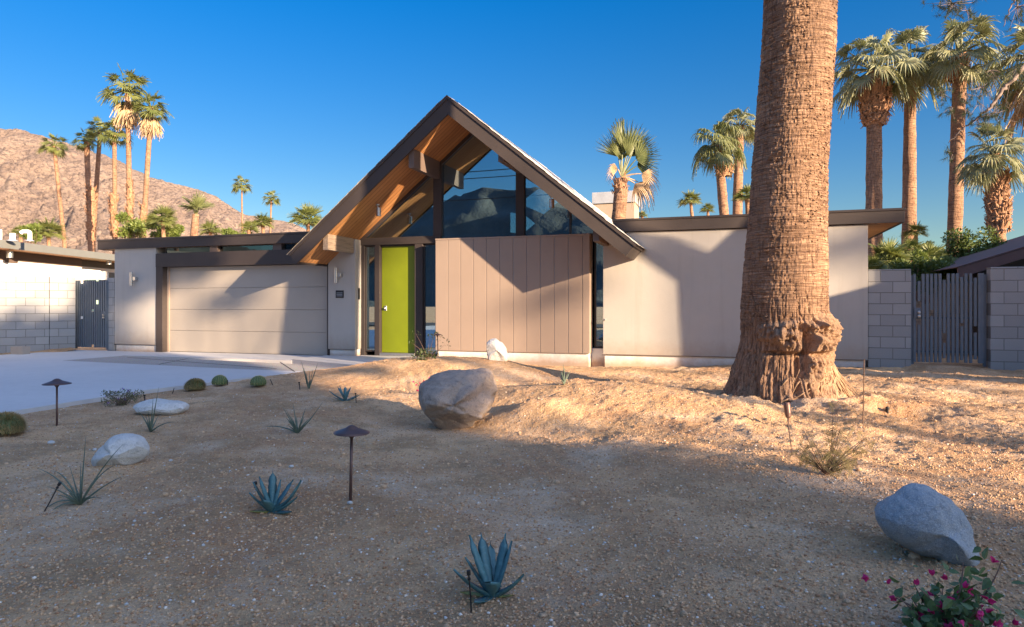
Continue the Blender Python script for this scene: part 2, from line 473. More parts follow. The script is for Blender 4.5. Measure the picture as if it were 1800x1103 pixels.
def leaf(name, a, b, rough=.5, tr=.3, sc_=1.2, tc=None, brown=None):
    t = NT(name)
    n1 = t.noise(sc_, 4); n2 = t.noise(sc_ * 9, 3)
    c = t.mix(t.ramp(n1, .3, .7), a, b)
    c = t.mix(t.ramp(n2, .5, .75, 0, .45), c, tuple(min(1, q * 1.6) for q in b))
    if brown: c = t.mix(t.ramp(n2, .28, .40, .7, 0), c, brown)
    p = t.pbr(c, rough)
    d = t.n('BsdfTranslucent', {'Color': t.mix(.5, c, tc or (.25, .30, .05))})
    return t.done(t.n('MixShader', {0: tr, 1: p, 2: d}))
M['frond'] = leaf('palm_frond', (.095, .125, .045), (.185, .20, .085), .45, .22, .8)
M['frondgrey'] = leaf('palm_frond_grey', (.15, .175, .095), (.29, .30, .17), .5, .2, .8, brown=(.35, .29, .17))
M['frondfar'] = leaf('palm_frond_far', (.085, .115, .03), (.19, .21, .065), .5, .25, .5)
M['foliage'] = leaf('bush_foliage', (.05, .085, .018), (.10, .145, .03), .5, .25, 1.5)
M['foliagelt'] = leaf('shrub_foliage', (.10, .15, .03), (.19, .24, .06), .5, .3, 1.5)
M['foliagedk'] = leaf('tree_foliage', (.035, .055, .018), (.065, .09, .03), .5, .2, 1.0)
M['needle'] = leaf('pine_needles', (.045, .075, .05), (.085, .12, .07), .5, .15, 2)
M['agave'] = leaf('agave_leaf', (.05, .145, .165), (.10, .23, .255), .5, .06, 6, (.1, .3, .25))
M['agavey'] = leaf('agave_old_leaf', (.20, .24, .08), (.36, .30, .07), .6, .06, 9)
M['yucca'] = leaf('yucca_blade', (.07, .115, .09), (.16, .20, .15), .5, .1, 6)
M['feather'] = leaf('feathery_leaf', (.19, .15, .05), (.32, .25, .10), .6, .35, 5)
M['lantana'] = leaf('lantana_leaf', (.07, .09, .04), (.13, .13, .07), .6, .2, 9)
M['purple'] = simple('purple_petal', (.24, .12, .50), .6, .2, 20)
M['magenta'] = leaf('magenta_bract', (.42, .01, .10), (.60, .03, .20), .6, .3, 9, (.8, .02, .2))
M['bleaf'] = leaf('bougainvillea_leaf', (.045, .10, .04), (.10, .18, .075), .45, .2, 14)
M['cactus'] = leaf('cactus_skin', (.07, .11, .04), (.12, .16, .06), .6, .0, 12)
M['spine'] = simple('golden_spine', (.55, .46, .20), .7, .2, 20)
M['spinebr'] = simple('brown_golden_spine', (.36, .26, .11), .8, .3, 8)
M['bulb'] = simple('frosted_lens', (.8, .8, .78), .3, .02)
# ------------------------------------------------------------------ terrain
def H(x, y):
    x = np.asarray(x, float); y = np.asarray(y, float)
    h = -0.03 + 0.0 * x
    # rise to the right and behind
    h = h + .10 * sm(-2, 4, x) * sm(7, 12, y)
    def g(cx, cy, sx, sy, a, rot=0.0, p=1.0):
        c, s = math.cos(rot), math.sin(rot)
        u = ((x - cx) * c + (y - cy) * s) / sx; v = (-(x - cx) * s + (y - cy) * c) / sy
        return a * np.exp(-(u * u + v * v) ** p)
    h = h + g(-4.55, 10.4, 2.1, 1.15, .37, 0.06, 1.3)        # mound in front of the panels
    h = h + g(-1.6, 8.1, 1.75, .95, .27, -.12, 1.25)          # mound left of the palm
    h = h + g(.1, 7.1, 1.3, 1.0, .05)
    h = h + g(.75, 9.0, 1.25, 1.05, .09) + .05 * sm(1.5, .8, np.hypot(x - .65, y - 9.15)) * fbm(x * 5, y * 5, 0, 3, 88)                      # soil at palm foot
    h = h + g(1.6, 3.4, 2.3, 1.5, .13, .3)                  # swell in the right foreground
    h = h + g(-1.95, 7.05, .42, .30, .13, .3) + g(.98, 3.72, .35, .25, .03) + g(-2.35, 6.75, .5, .32, .06)
    h = h + g(-2.6, 6.7, 1.6, .5, -.07, -.3)                # dip before the boulder
    h = h + g(1.78, 8.4, .33, .24, -.28) + g(1.72, 8.15, .6, .14, .04)                    # watering hole
    h = h + g(-3.0, 3.4, 1.8, 1.4, .05)
    h = h + .035 * fbm(x * .55, y * .55, 0, 3, 5)
    fade = sm(-8.4, -7.6, x)
    near = sm(-30, -12, x) * (1 - sm(10, 30, x)) * sm(-3, 0.5, y) * (1 - sm(14.5, 20, y))
    ru = .5 + .8 * sm(-3.2, -.5, x) * sm(5.0, 7.0, y)
    h = h + near * .022 * np.clip(fbm(x * 1.6 + 3, y * 1.6, 0, 4, 51), -.2, 1)
    h = h + near * ru * (.014 * fbm(x * 3.2, y * 3.2, 0, 3, 11) + .0105 * np.abs(fbm(x * 9, y * 9, 0, 3, 21)) + .006 * fbm(x * 24, y * 24, 0, 2, 31))
    h = h + near * .006 * np.sin((x * .5 + y * 1.0 + .6 * vn(x, y, 0, 3)) * 18) * sm(-.3, .4, vn(x * .8, y * .8, 0, 9))
    # driveway and porch beds: keep the soil below the slab
    indr = ((x < edgeX(y) + .02) & (y > -30)) | ((y > 12.25) & (x < -6.2) & (x > -9.4))
    d = np.clip((x - edgeX(y)) / .35, 0, 1)
    h = np.where((x < edgeX(y) + .5) & (y < 14), h * d - .05 * (1 - d), h)
    pd = sm(-6.1, -5.3, x) + sm(.0, -.8, y - 11.6)
    h = np.where((y > 10.8) & (x < -5.3), np.minimum(h, -.05 + np.clip(pd, 0, 1) * .6), h)
    h = np.where(indr, -.09, h)
    # inside the houses and beyond
    h = np.where((y > 13.7) & (x > -16) & (x < -2.4), -.12, h)
    return h
def edgeX(y):
    y = np.asarray(y, float)
    return np.interp(y, [-10, 5.4, 7.6, 9.4, 11.2, 12.3, 14], [-7.75, -7.80, -7.95, -7.70, -7.25, -6.35, -6.2])
def gp(x, y, it=400):
    """where the sight line through a photo pixel meets the soil"""
    r = ray(x, y); t = np.linspace(1.5, 16, 3000)
    P = C0[None] + t[:, None] * r[None]
    d = P[:, 2] - H(P[:, 0], P[:, 1])
    i = np.argmax(d < 0) if (d < 0).any() else len(t) - 1
    p = P[i]; return np.array([p[0], p[1], float(H(p[0], p[1]))]), t[i] / FOC
def axis(segs):
    out = []
    for a, b, d in segs: out.append(np.arange(a, b, d))
    return np.unique(np.round(np.concatenate(out), 4))
xs = np.concatenate([[-3000, -1500, -700, -300, -120, -60, -35, -24, -19], axis([(-17, -9, .25), (-9, -5.5, .04), (-5.5, 3.2, .022), (3.2, 6, .05), (6, 12, .4)]), [14, 18, 26, 40, 80, 200, 600, 1500, 3000]])
ys = np.concatenate([[-3000, -1500, -600, -250, -120, -60, -30, -15, -8, -4, -2, -.5], axis([(.3, 1.6, .06), (1.6, 3.2, .016), (3.2, 6, .020), (6, 9.5, .026), (9.5, 14.4, .045)]), [15, 16, 17, 19, 22, 26, 32, 42, 60, 100, 200, 400, 900, 1800, 3000]])
XX, YY = np.meshgrid(xs, ys)
gr = grid('ground', XX, YY, H(XX, YY), M['ground']); tag(gr, kind='structure')
# driveway
def slab(name, poly, z0, z1, m, kind='structure'):
    b = MB(); b.extr([(p[0], p[1], z0) for p in poly], (0, 0, z1 - z0)); o = b.build(name, m); tag(o, kind=kind); return o
ey = [-9.0, 5.4, 7.6, 9.4, 10.6]
slab('driveway', [(-17.4, -9)] + [(float(edgeX(y)), y) for y in ey] + [(-8.85, 10.6), (-14.0, 11.05), (-14.0, 13.86), (-17.0, 13.86)], -.10, 0.0, M['drive'])
slab('driveway_apron', [(-14.0, 12.6), (-9.2, 12.6), (-9.2, 14.1), (-14.0, 14.1)], -.10, .004, M['drive'])
# exposed aggregate band crossing the drive, with scored joints
slab('aggregate_band', [(-13.99, 11.06), (-8.84, 10.61), (float(edgeX(10.6)), 10.61), (-7.25, 11.2), (-6.9, 11.7), (-13.99, 12.59)], -.10, -.002, M['aggregate'])
b = MB()
for (x0, y0, x1, y1) in ((-13.4, 12.2, -8.3, 10.9), (-9.2, 12.2, -7.6, 10.5), (-11.8, 12.35, -11.2, 10.95)):
    d = np.array([x1 - x0, y1 - y0, 0.0]); d /= np.linalg.norm(d); n_ = np.array([-d[1], d[0], 0]) * .012
    b.extr([(x0 - n_[0], y0 - n_[1], .0), (x1 - n_[0], y1 - n_[1], .0), (x1 + n_[0], y1 + n_[1], .0), (x0 + n_[0], y0 + n_[1], .0)], (0, 0, .002))
o = b.build('joint_lines', M['asphalt']); tag(o, kind='structure')
slab('porch_path', [(-9.19, 12.61), (-6.95, 11.72), (-6.42, 12.3), (-6.38, 14.19), (-8.38, 14.19), (-8.38, 13.88), (-9.19, 13.88)], -.10, .03, M['drive'])
# dirt strip by left block wall
gx, gy = np.meshgrid(np.linspace(-21, -16.6, 120), np.linspace(8, 13.6, 150))
mk = np.clip((gx * -0.55 + gy * .83 - 19.7) / 1.0, -.4, 1)
hz = -.06 + .16 * np.clip(mk, -.3, 1) + .02 * fbm(gx * 3, gy * 3, 0, 4, 4)
o = grid('dirt_bed', gx, gy, hz, M['ground']); tag(o, kind='structure')
# street behind the camera
slab('road', [(-300, -16), (300, -16), (300, -9), (-300, -9)], -.1, -.004, M['asphalt'])

# ------------------------------------------------------------------ mountains
def mprof(u):
    px = np.array([-900, -400, -100, 0, 30, 60, 90, 130, 170, 200, 235, 262, 300, 345, 362, 392, 430, 470, 505, 540, 600, 700, 800, 900, 2000])
    py = np.array([330, 250, 218, 217, 221, 226, 229, 243, 256, 263, 287, 302, 314, 330, 332, 349, 372, 379, 385, 400, 415, 455, 500, 525, 534])
    return np.interp(u, px, HOR - py)
us = np.linspace(-700, 820, 620); rs = np.linspace(380, 1250, 260)
U, RR = np.meshgrid(us, rs)
dx = FW[0] * RR + RT[0] * (U - 900) / FOC * RR; dy = FW[1] * RR + RT[1] * (U - 900) / FOC * RR
ridge = mprof(U) / FOC * 900
s_ = np.clip((RR - 380) / 520, 0, 1)
sl_ = s_ ** 1.15 * (1 - .55 * sm(900, 1250, RR))
gul = np.abs(fbm(dx * .010, dy * .010, 0, 5, 77))
zz = ridge * sl_ + np.clip(ridge, 0, 240) / 240 * (-30 * gul * np.clip(s_ * 3, 0, 1) * (1 - .72 * sm(.75, 1, s_)) + 7 * fbm(dx * .06, dy * .06, 0, 5, 99, .6) * (1 - .6 * sm(.8, 1, s_))) - 2
o = grid('mountain', dx, dy, zz, M['mountain']); tag(o, kind='structure')
gx, gy = np.meshgrid(np.linspace(-2600, 1500, 320), np.linspace(-1500, -700, 90))
hz = (150 + 55 * fbm(gx * .0022, 0 * gy, 0, 3, 8)) * sm(-700, -1100, gy) * (1 - .85 * sm(700, 1500, gx)) * (1 - .5 * sm(-1300, -1500, gy)) - 40 * np.abs(fbm(gx * .006, gy * .006, 0, 5, 18)) - 3
o = grid('far_hills', gx, gy, hz, M['hills']); tag(o, kind='structure')
# ------------------------------------------------------------------ the house
CX = -5.555; SL = .822; HW = 3.82; ZT = 5.50; ZB = 5.11     # gable roof: centre, slope, half width, apex top / underside
def sof(x, z0=ZB): return z0 - SL * abs(x - CX)
house = thing('house', (CX, 13.9, 0), 'taupe and white mid century house with steep wood lined gable and lime green door', 'house')
def part(b, name, m, parent=None, **k): return b.build(name, m, parent or house, **k)
def bx(name, m, x0, x1, y0, y1, z0, z1, parent=None, bev=.004, **k):
    return part(MB().box(x0, x1, y0, y1, z0, z1, bev), name, M[m], parent, **k)
WY = 13.9; GY = 14.2
# walls
bx('wall', 'stucco', -15.72, -14.31, WY, 19, .18, 2.72)
bx('wall', 'stucco', -9.13, -8.40, WY, 14.62, .18, 2.76)
bx('wall', 'stucco', -2.56, 2.36, WY, 19, .20, 2.70)
for (x0, x1, y0, y1, z1) in ((-15.69, -14.34, WY + .03, 18.9, .178), (-9.10, -8.43, WY + .03, 14.6, .178), (-2.53, 2.32, WY + .03, 18.9, .198), (-6.30, -2.86, 13.89, 14.3, .204), (-2.855, -2.535, 14.12, 14.4, .30)):
    part(MB().box(x0, x1, y0, y1, -.1, z1), 'plinth', M['plinth'])
for (x0, x1, z0) in ((-15.73, -14.30, .168), (-9.14, -8.39, .168), (-2.57, 2.37, .188)):
    part(MB().box(x0, x1, WY - .006, WY + .02, z0, z0 + .0115), 'weep_screed', M['nbrown'])
# garage opening
bx('post', 'brown', -14.30, -14.08, WY - .02, 14.3, 0, 2.55)
bx('header_beam', 'brown', -14.30, -9.14, WY - .03, 14.2, 2.21, 2.56)
b = MB(); b.box(-14.075, -14.02, WY + .125, 14.1, 0, 2.205); part(b, 'door_jamb', M['panel'])
gd = MB()
for k in range(4): gd.box(-14.015, -9.135, 14.06, 14.10, .012 + .549 * k, .012 + .549 * (k + 1) - .006, .004)
gd.box(-14.01, -9.14, 14.09, 14.12, 0.0, 2.2)
gdo = part(gd, 'garage_door', M['garage'])
b = MB(); b.box(-14.015, -9.135, 14.045, 14.13, -.002, .011); part(b, 'door_seal', M['dark'], gdo)
b = MB(); b.box(-9.165, -9.131, WY + .01, 14.3, 0, 2.2); part(b, 'door_jamb', M['brown'])
# clerestory windows over the garage
def window(x0, x1, z0, z1, Y, fw=.03, frm='brown2', glm='glass', parent=None, label=None):
    f = MB(); d = .05
    f.box(x0, x0 + fw, Y, Y + d, z0, z1); f.box(x1 - fw, x1, Y, Y + d, z0, z1)
    f.box(x0 + fw, x1 - fw, Y, Y + d, z0, z0 + fw); f.box(x0 + fw, x1 - fw, Y, Y + d, z1 - fw, z1)
    wobj = part(f, 'window', M[frm], parent, label=label)
    part(MB().box(x0 + fw, x1 - fw, Y + .02, Y + .028, z0 + fw, z1 - fw), 'pane', M[glm], wobj)
    return wobj
for (a, c_) in ((-14.1, -12.62), (-12.35, -10.72), (-10.45, -9.2)):
    window(a, c_, 2.565, 2.715, 14.0, .014, glm='glassdark')
for a in (-12.61, -10.71): bx('rafter_end', 'nbrown', a, a + .25, WY + .02, 14.3, 2.561, 2.719)
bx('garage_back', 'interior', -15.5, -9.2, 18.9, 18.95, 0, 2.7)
# flat roofs
def flat(x0, x1, nm):
    fb = MB()
    fb.box(x0, x1, 13.84, 13.88, 2.712, 2.93, .003)
    ov0 = x0 if nm == 'l' else None
    if nm == 'l': fb.box(x0, x0 + .04, 13.88, 20, 2.712, 2.93)
    else: fb.box(x1 - .04, x1, 13.88, 27, 2.712, 2.93)
    fo = part(fb, 'fascia', M['brown'])
    part(MB().box(x0 - .012, x1 + .012, 13.825, 20.02 if nm == 'l' else 27.02, 2.93, 2.975, .004), 'roof_edge', M['brown2'], fo)
    part(MB().box(x0 + .05, x1 - .05, 13.885, 19.95 if nm == 'l' else 26.95, 2.722, 2.928), 'roof_deck', M['wood'])
flat(-16.25, -8.75, 'l'); flat(-2.35, 2.95, 'r')
# gable roof ---------------------------------------------------------------
FY = 12.75; BY = 19.6
def slope(side, t0, t1, y0, y1, w0=0.0, w1=1.0, ext=0.0):
    """prism following one roof slope, t = depth below the outer surface measured square to it"""
    ca = 1 / math.sqrt(1 + SL * SL); sa = SL * ca
    L = (HW + ext) / ca
    def pt(u, t):           # u along slope from apex, t inward
        return np.array([side * (u * ca - t * sa), -u * sa - t * ca])
    def apex(t): return np.array([0, -t / ca])
    P = []
    if w0 == 0: P += [apex(t0)]
    else: P += [pt(w0 * L, t0)]
    P += [pt(w1 * L, t0), pt(w1 * L, t1)]
    if w0 == 0: P += [apex(t1)]
    else: P += [pt(w0 * L, t1)]
    return [(CX + p[0], y0, ZT + p[1]) for p in P], (0, y1 - y0, 0)
TH = .295
gf = MB()
for s_ in (-1, 1):
    p, d = slope(s_, .052, TH, FY, FY + .045); gf.extr(p, d)
    ca = 1 / math.sqrt(1 + SL * SL); L = HW / ca
    p, d = slope(s_, .052, TH, FY + .045, BY, 1 - .04 / L, 1); gf.extr(p, d)
gfo = part(gf, 'gable_fascia', M['brown'])
b = MB()
for s_ in (-1, 1):
    p, d = slope(s_, .0, .051, FY - .022, BY + .02, 0, 1, .02); b.extr(p, d)
part(b, 'drip_edge', M['brown'], gfo)
b = MB()
for s_ in (-1, 1):
    p, d = slope(s_, .06, TH - .022, FY + .046, BY - .01, 0, 1 - .045 / L); b.extr(p, d)
part(b, 'wood_soffit', M['wood'])
b = MB()      # roofing felt, slightly wavy sheet with laps
for s_ in (-1, 1):
    ca = 1 / math.sqrt(1 + SL * SL); sa = SL * ca; L = (HW + .05) / ca
    nu, nv = 90, 60
    uu = np.linspace(0, L, nu); vv = np.linspace(FY - .03, BY + .03, nv)
    UU, VV = np.meshgrid(uu, vv)
    t = .006 + .008 * np.abs(fbm(UU * 3, VV * 2, 0, 3, 6)) + .010 * ((UU / .3) % 1)
    X = CX + s_ * (UU * ca + t * sa); Z = ZT - UU * sa + t * ca + .002
    n0 = b.n; Vv = np.stack([X, VV, Z], -1).reshape(-1, 3)
    ii = np.arange(nu * nv).reshape(nv, nu)
    q = np.stack([ii[:-1, :-1], ii[:-1, 1:], ii[1:, 1:], ii[1:, :-1]], -1).reshape(-1, 4)
    b.add(Vv, q.tolist())
part(b, 'roofing', M['roofing'])
# outrigger beams
def outrig(xc, zb, y0=12.84, y1=WY, m='beam'):
    x0, x1 = xc - .06, xc + .06
    za, zc = sof(x0) + .05, sof(x1) + .05
    b = MB(); b.extr([(x0, y0, zb), (x1, y0, zb), (x1, y0, zc), (x0, y0, za)], (0, y1 - y0, 0))
    return part(b, 'outrigger_beam', M[m])
outrig(-8.50, 2.43); outrig(-6.42, 4.10, y1=14.19, m='nbrown'); outrig(-4.43, 4.10, y1=14.19, m='nbrown'); outrig(-2.50, 2.44, m='nbrown')
# entry header and posts
bx('entry_header', 'brown', -8.40, -6.335, GY - .06, GY + .12, 2.63, 2.80)
def gpost(x0, x1, z0, y0=GY - .05, y1=GY + .12):
    b = MB(); b.extr([(x0, y0, z0), (x1, y0, z0), (x1, y0, sof(x1) + .05), (x0, y0, sof(x0) + .05)], (0, y1 - y0, 0)); part(b, 'gable_post', M['brown'])
gpost(-6.52, -6.32, 2.80); gpost(-4.54, -4.35, 2.74); 
b = MB(); b.extr([(-3.345, GY - .02, 2.74), (-3.305, GY - .02, 2.74), (-3.305, GY - .02, sof(-3.3) + .04), (-3.345, GY - .02, sof(-3.34) + .04)], (0, .08, 0)); part(b, 'mullion', M['brown2'])
b = MB(); b.box(-6.32, -2.56, GY - .03, GY + .10, 2.66, 2.74); part(b, 'sill_rail', M['brown2'])
# rake frame that holds the glass
b = MB()
for s_ in (-1, 1):
    p, d = slope(s_, TH - .03, TH + .05, GY - .03, GY + .07, 0, .92); b.extr(p, d)
part(b, 'glass_frame', M['brown2'])
def gpane(x0, x1, z0):
    pts = [(x0, GY + .02, z0), (x1, GY + .02, z0), (x1, GY + .02, sof(x1) + .0)]
    if x0 < CX < x1: pts.append((CX, GY + .02, ZB))
    pts.append((x0, GY + .02, sof(x0)))
    g = MB(); g.extr(pts, (0, .008, 0)); wobj = part(g, 'gable_window', M['glass'])
gpane(-8.36, -6.52, 2.80); gpane(-6.32, -4.54, 2.74); gpane(-4.35, -3.345, 2.74); gpane(-3.305, -2.57, 2.74)
# entry: side lights, frame, door
bx('door_frame', 'brown', -8.395, -8.31, GY - .04, 14.40, .03, 2.629)
bx('door_frame', 'brown', -8.03, -7.90, GY - .05, 14.45, .03, 2.629)
bx('door_frame', 'brown', -6.99, -6.79, GY - .05, 14.45, .03, 2.629)
bx('door_frame', 'brown', -7.90, -6.99, GY + .0, 14.45, 2.60, 2.628)
window(-8.308, -8.032, .12, 2.62, GY, .03, 'brown')
bx('curtain', 'curtain', -8.30, -8.05, 14.32, 14.34, .16, 2.6, bev=0)
window(-6.788, -6.335, .08, 2.62, GY + .02, .022, 'brown')
dr = bx('front_door', 'green', -7.895, -6.995, GY + .055, GY + .10, .105, 2.598)
b = MB(); b.lathe([(0, -.05), (.018, -.05), (.028, -.04), (.030, -.028), (.012, -.02), (.012, 0), (.026, .002), (.026, .012)], (0, 0, 0), 20)
V = b.v[0]; b.v[0] = np.stack([V[:, 0] - 7.80, GY + .052 + V[:, 2], V[:, 1] + 1.14], -1)
b.box(-7.835, -7.765, GY + .045, GY + .057, 1.085, 1.20, .004)
part(b, 'door_handle', M['steel'], dr, smooth=False)
bx('threshold', 'steel', -7.90, -6.99, GY - .05, GY + .2, .035, .10)
# panel wall
pw = MB(); px0 = -6.33; pwid = .3045
for k in range(11): pw.box(px0 + .006 + k * pwid, px0 + (k + 1) * pwid - .006, 13.85, 13.90, .206, 2.662, .003)
pwo = part(pw, 'panel_wall', M['panel'])
b = MB(); b.box(px0 + .002, px0 + 11 * pwid + .14, 13.866, 14.24, .21, 2.658); part(b, 'panel_seams', M['seam'], pwo)
b = MB(); b.box(px0 + 11 * pwid + .004, px0 + 11 * pwid + .145, 13.845, 14.17, .207, 2.663, .003); b.box(px0 - .0, px0 + 11 * pwid + .15, 13.842, 14.18, 2.664, 2.70, .003)
b.box(px0 - .004, px0 + .001, 13.86, 14.2, .206, 2.66)
part(b, 'panel_trim', M['panel'], pwo)
window(-2.80, -2.565, .31, 2.66, GY + .0, .035)
bx('pipe_stub', 'steel', -2.56, -2.50, WY - .03, WY - .002, .90, .93)
# back of the house: rear gable partition with openings that show sky
def poly_hole(outer, holes, Y, th):
    from mathutils import Vector as V3
    loops = [[V3((p[0], p[1], 0)) for p in outer]] + [[V3((p[0], p[1], 0)) for p in h] for h in holes]
    tri = tessellate_polygon(loops); flat_ = [p for l in loops for p in l]
    b = MB(); b.add([(p.x, Y, p.y) for p in flat_], [tuple(t) for t in tri]); b.add([(p.x, Y + th, p.y) for p in flat_], [tuple(t)[::-1] for t in tri]); return b
def q(x, y, Y=19.5): 
    p = atY(x, y, Y); return (p[0], p[2])
hol = [[q(946, 331), q(923, 349), q(923, 362.5), q(956, 377), q(983, 354), q(975, 345)], [q(923, 379), q(940.5, 393), q(923, 408)], [q(896, 373), q(909, 376), q(909, 410), q(896, 409)]]
b = poly_hole([(-9.0, 0), (-2.2, 0), (-2.2, sof(-2.2) + .1), (CX, ZB + .1), (-9.0, sof(-9) + .1)], hol, 19.5, .06)
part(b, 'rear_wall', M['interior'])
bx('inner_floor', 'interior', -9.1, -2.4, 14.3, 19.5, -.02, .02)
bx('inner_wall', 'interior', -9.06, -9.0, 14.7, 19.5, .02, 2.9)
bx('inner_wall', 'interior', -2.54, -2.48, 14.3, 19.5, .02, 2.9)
# chimney
c0 = atY(1042, 388, 24); c1 = atY(1117, 388, 24)
ch = bx('chimney', 'chim', c0[0] + .02, c1[0] - .04, 24, 25.2, 2.9, atY(1078, 358, 24)[2])
bx('chimney_cap', 'metalcap', c0[0] - .02, c1[0], 23.95, 25.25, atY(1078, 357, 23.95)[2], atY(1078, 337, 23.95)[2], ch)
# wall lights: two up-down cylinders on brackets
def wall_light(x, z, L=.36):
    b = MB(); b.lathe([(0.0, 0), (.036, 0), (.040, .004), (.040, L - .004), (.036, L), (0, L)], (x, WY - .10, z), 24)
    lo = part(b, 'wall_light', M['steel'], smooth=False)
    b = MB(); b.box(x + .03, x + .12, WY - .105, WY - .085, z + L * .4, z + L * .66, .004); b.box(x + .10, x + .125, WY - .10, WY - .001, z + L * .42, z + L * .64, .003)
    part(b, 'bracket', M['steel'], lo)
p = atY(231, 503, 13.8); wall_light(p[0], p[2]); p = atY(590.5, 498, 13.8); wall_light(p[0], p[2])
# plaque with engraved lines, bell plate
p0 = atY(590.5, 511, WY); p1 = atY(604.5, 524, WY)
pl = bx('address_plaque', 'dark', p0[0], p1[0], WY - .015, WY - .002, p1[2], p0[2])
b = MB()
for k in range(3): b.box(p0[0] + .025, p1[0] - .03, WY - .018, WY - .0155, p1[2] + .04 + k * .035, p1[2] + .052 + k * .035)
part(b, 'plaque_lines', M['seam'], pl)
bx('doorbell', 'dark', -8.399, -8.385, WY + .12, WY + .2, 1.35, 1.62)
# cylinder spot lights under the gable
def spot(x, y, px_r=None):
    z = sof(x) - .0
    b = MB(); b.lathe([(0, .0), (.045, 0), (.045, -.02), (.012, -.03), (.012, -.10), (0, -.10)], (x, y, z), 16)
    lo = part(b, 'soffit_light', M['steel'])
    b = MB(); b.lathe([(0, -.08), (.050, -.08), (.052, -.09), (.052, -.26), (.045, -.262), (.045, -.24), (0, -.24)], (x + .02, y, z - .0), 24)
    part(b, 'can', M['steel'], lo)
p = atY(664, 345, 13.45); spot(p[0], 13.45); spot(2 * CX - p[0], 13.45)

# ------------------------------------------------------------------ block walls and gates
def bwall(p0, p1, z0, z1, label, th=.2, m='block', ang=None):
    p0 = np.array(p0, float); p1 = np.array(p1, float); d = p1 - p0; L = np.linalg.norm(d); a = math.atan2(d[1], d[0])
    o = MB().box(0, L, -th / 2, th / 2, z0, z1, .006).build('block_wall', M[m]); o.location = (p0[0], p0[1], 0); o.rotation_euler = (0, 0, a)
    return tag(o, label, 'wall')
o = bwall((2.372, 14.06), (3.075, 14.06), .0, 1.85, 'short grey block wall between the house corner and the right slatted gate')
o.location.z = .02
o = bwall((4.29, 14.0), (8.4, 14.0), -.05, 1.86, 'grey block wall on the far right beside the hinge side of the right gate'); o.location.z = .02
a0 = atY(131.5, 500, 13.75); a1 = atPlane(86, 500, a0, np.array([.55, .83, 0.0])); 
d1 = (a1 - a0)[:2]
A0 = a0[:2]; r86 = ray(86, 500); A1 = (C0 + r86 * 17.95)[:2]; r0 = ray(0, 500); A2 = (C0 + r0 * 17.35)[:2]; A3 = A2 + (A2 - A1) * 4.0
lw = thing('block_wall', (A1[0], A1[1], 0), 'angled grey block wall left of the left slatted gate, palm shadow on it', 'wall')
for (s0, s1) in ((A1, A0), (A3, A1)):
    d = s1 - s0; L = np.linalg.norm(d)
    pb = MB().box(0, L, -.1, .1, 0, 1.99, .006).build('wall_run', M['block'], lw); pb.location = (s0[0] - A1[0], s0[1] - A1[1], -.02); pb.rotation_euler = (0, 0, math.atan2(d[1], d[0]))
    # MB.build subtracts parent location: undo
    me = pb.data; co = np.empty(len(me.vertices) * 3, np.float32); me.vertices.foreach_get('co', co); co = co.reshape(-1, 3) + np.array([A1[0], A1[1], 0], np.float32); me.vertices.foreach_set('co', co.ravel()); me.update()
o = bwall((-15.98, 14.0), (-15.735, 14.0), -.03, 1.95, 'narrow block pier between the left gate and the white garage wall')
def gate(x0, x1, Y, z0, z1, bars, rails, label, lockx=None, lockz=(1.0, 1.17), bw=.045):
    g = thing('slatted_gate', ((x0 + x1) / 2, Y, z0), label, 'gate')
    n = len(bars)
    for i, (xf, segs) in enumerate(bars):
        x = x0 + (x1 - x0) * xf
        for (a, c_) in segs: MB().box(x - bw / 2, x + bw / 2, Y - .05, Y - .012, z0 + (z1 - z0) * a, z0 + (z1 - z0) * c_, .003).build('slat', M['gate'], g)
    for r_ in rails: MB().box(x0, x1, Y - .010, Y + .02, z0 + (z1 - z0) * r_ - .015, z0 + (z1 - z0) * r_ + .015).build('rail', M['gate'], g)
    for x in (x0 - .03, x1 - .01): MB().box(x, x + .05, Y - .03, Y + .02, z0 - .06, z0 + (z1 - z0) * .985, .003).build('gate_post', M['gate'], g)
    if lockx is not None:
        lk = MB().box(lockx - .055, lockx + .055, Y - .07, Y - .04, lockz[0], lockz[1], .004).build('lock_plate', M['gate'], g)
        b = MB(); 
        for dz in (.035, .105): b.lathe([(0, .0), (.02, 0), (.028, .02), (.024, .045), (0, .05)], (0, 0, 0), 16); b.v[-1] = np.stack([b.v[-1][:, 0] + lockx + .015, Y - .07 - b.v[-1][:, 2], b.v[-1][:, 1] + lockz[0] + dz], -1)
        b.build('knob', M['steel'], lk)
    return g
full = [(0, 1)]
rb = {495: full, 537: [(0, .42), (.69, .92)], 575: full, 614: full, 652: [(0, .52), (.59, 1)], 691: full, 730: full, 768: [(.05, .22), (.33, .93)], 806: full, 848: full, 886: full, 926: [(.03, .41), (.445, .96)], 964: full, 1006: full, 1047: [(.04, .34), (.41, .95)], 1085: full, 1110: full}
gx0 = atY(1600.5, 500, 14.05)[0]; gx1 = atY(1732, 500, 14.05)[0]
gate(gx0 + .03, gx1 - .03, 14.05, .18, 1.78, [((x - 480) / (1125 - 480), s_) for x, s_ in rb.items()], (.12, .5, .90), 'blue grey slatted gate on the right between two block walls, broken slats', gx0 + .10, (.98, 1.16))
gx0 = atY(132, 500, 13.9)[0]; gx1 = atY(190.5, 500, 13.9)[0]
lb = [(i / 14.0, full if i not in (3, 8, 10) else {3: [(0, .42), (.46, .95)], 8: [(0.04, .53), (.56, 1)], 10: [(0, .64), (.70, .98)]}[i]) for i in range(15)]
gate(gx0 + .05, gx1 - .04, 13.9, .08, 1.90, lb, (.1, .5, .92), 'blue grey slatted gate on the left beside the white garage wall', gx1 - .08, (.85, 1.05), .042)
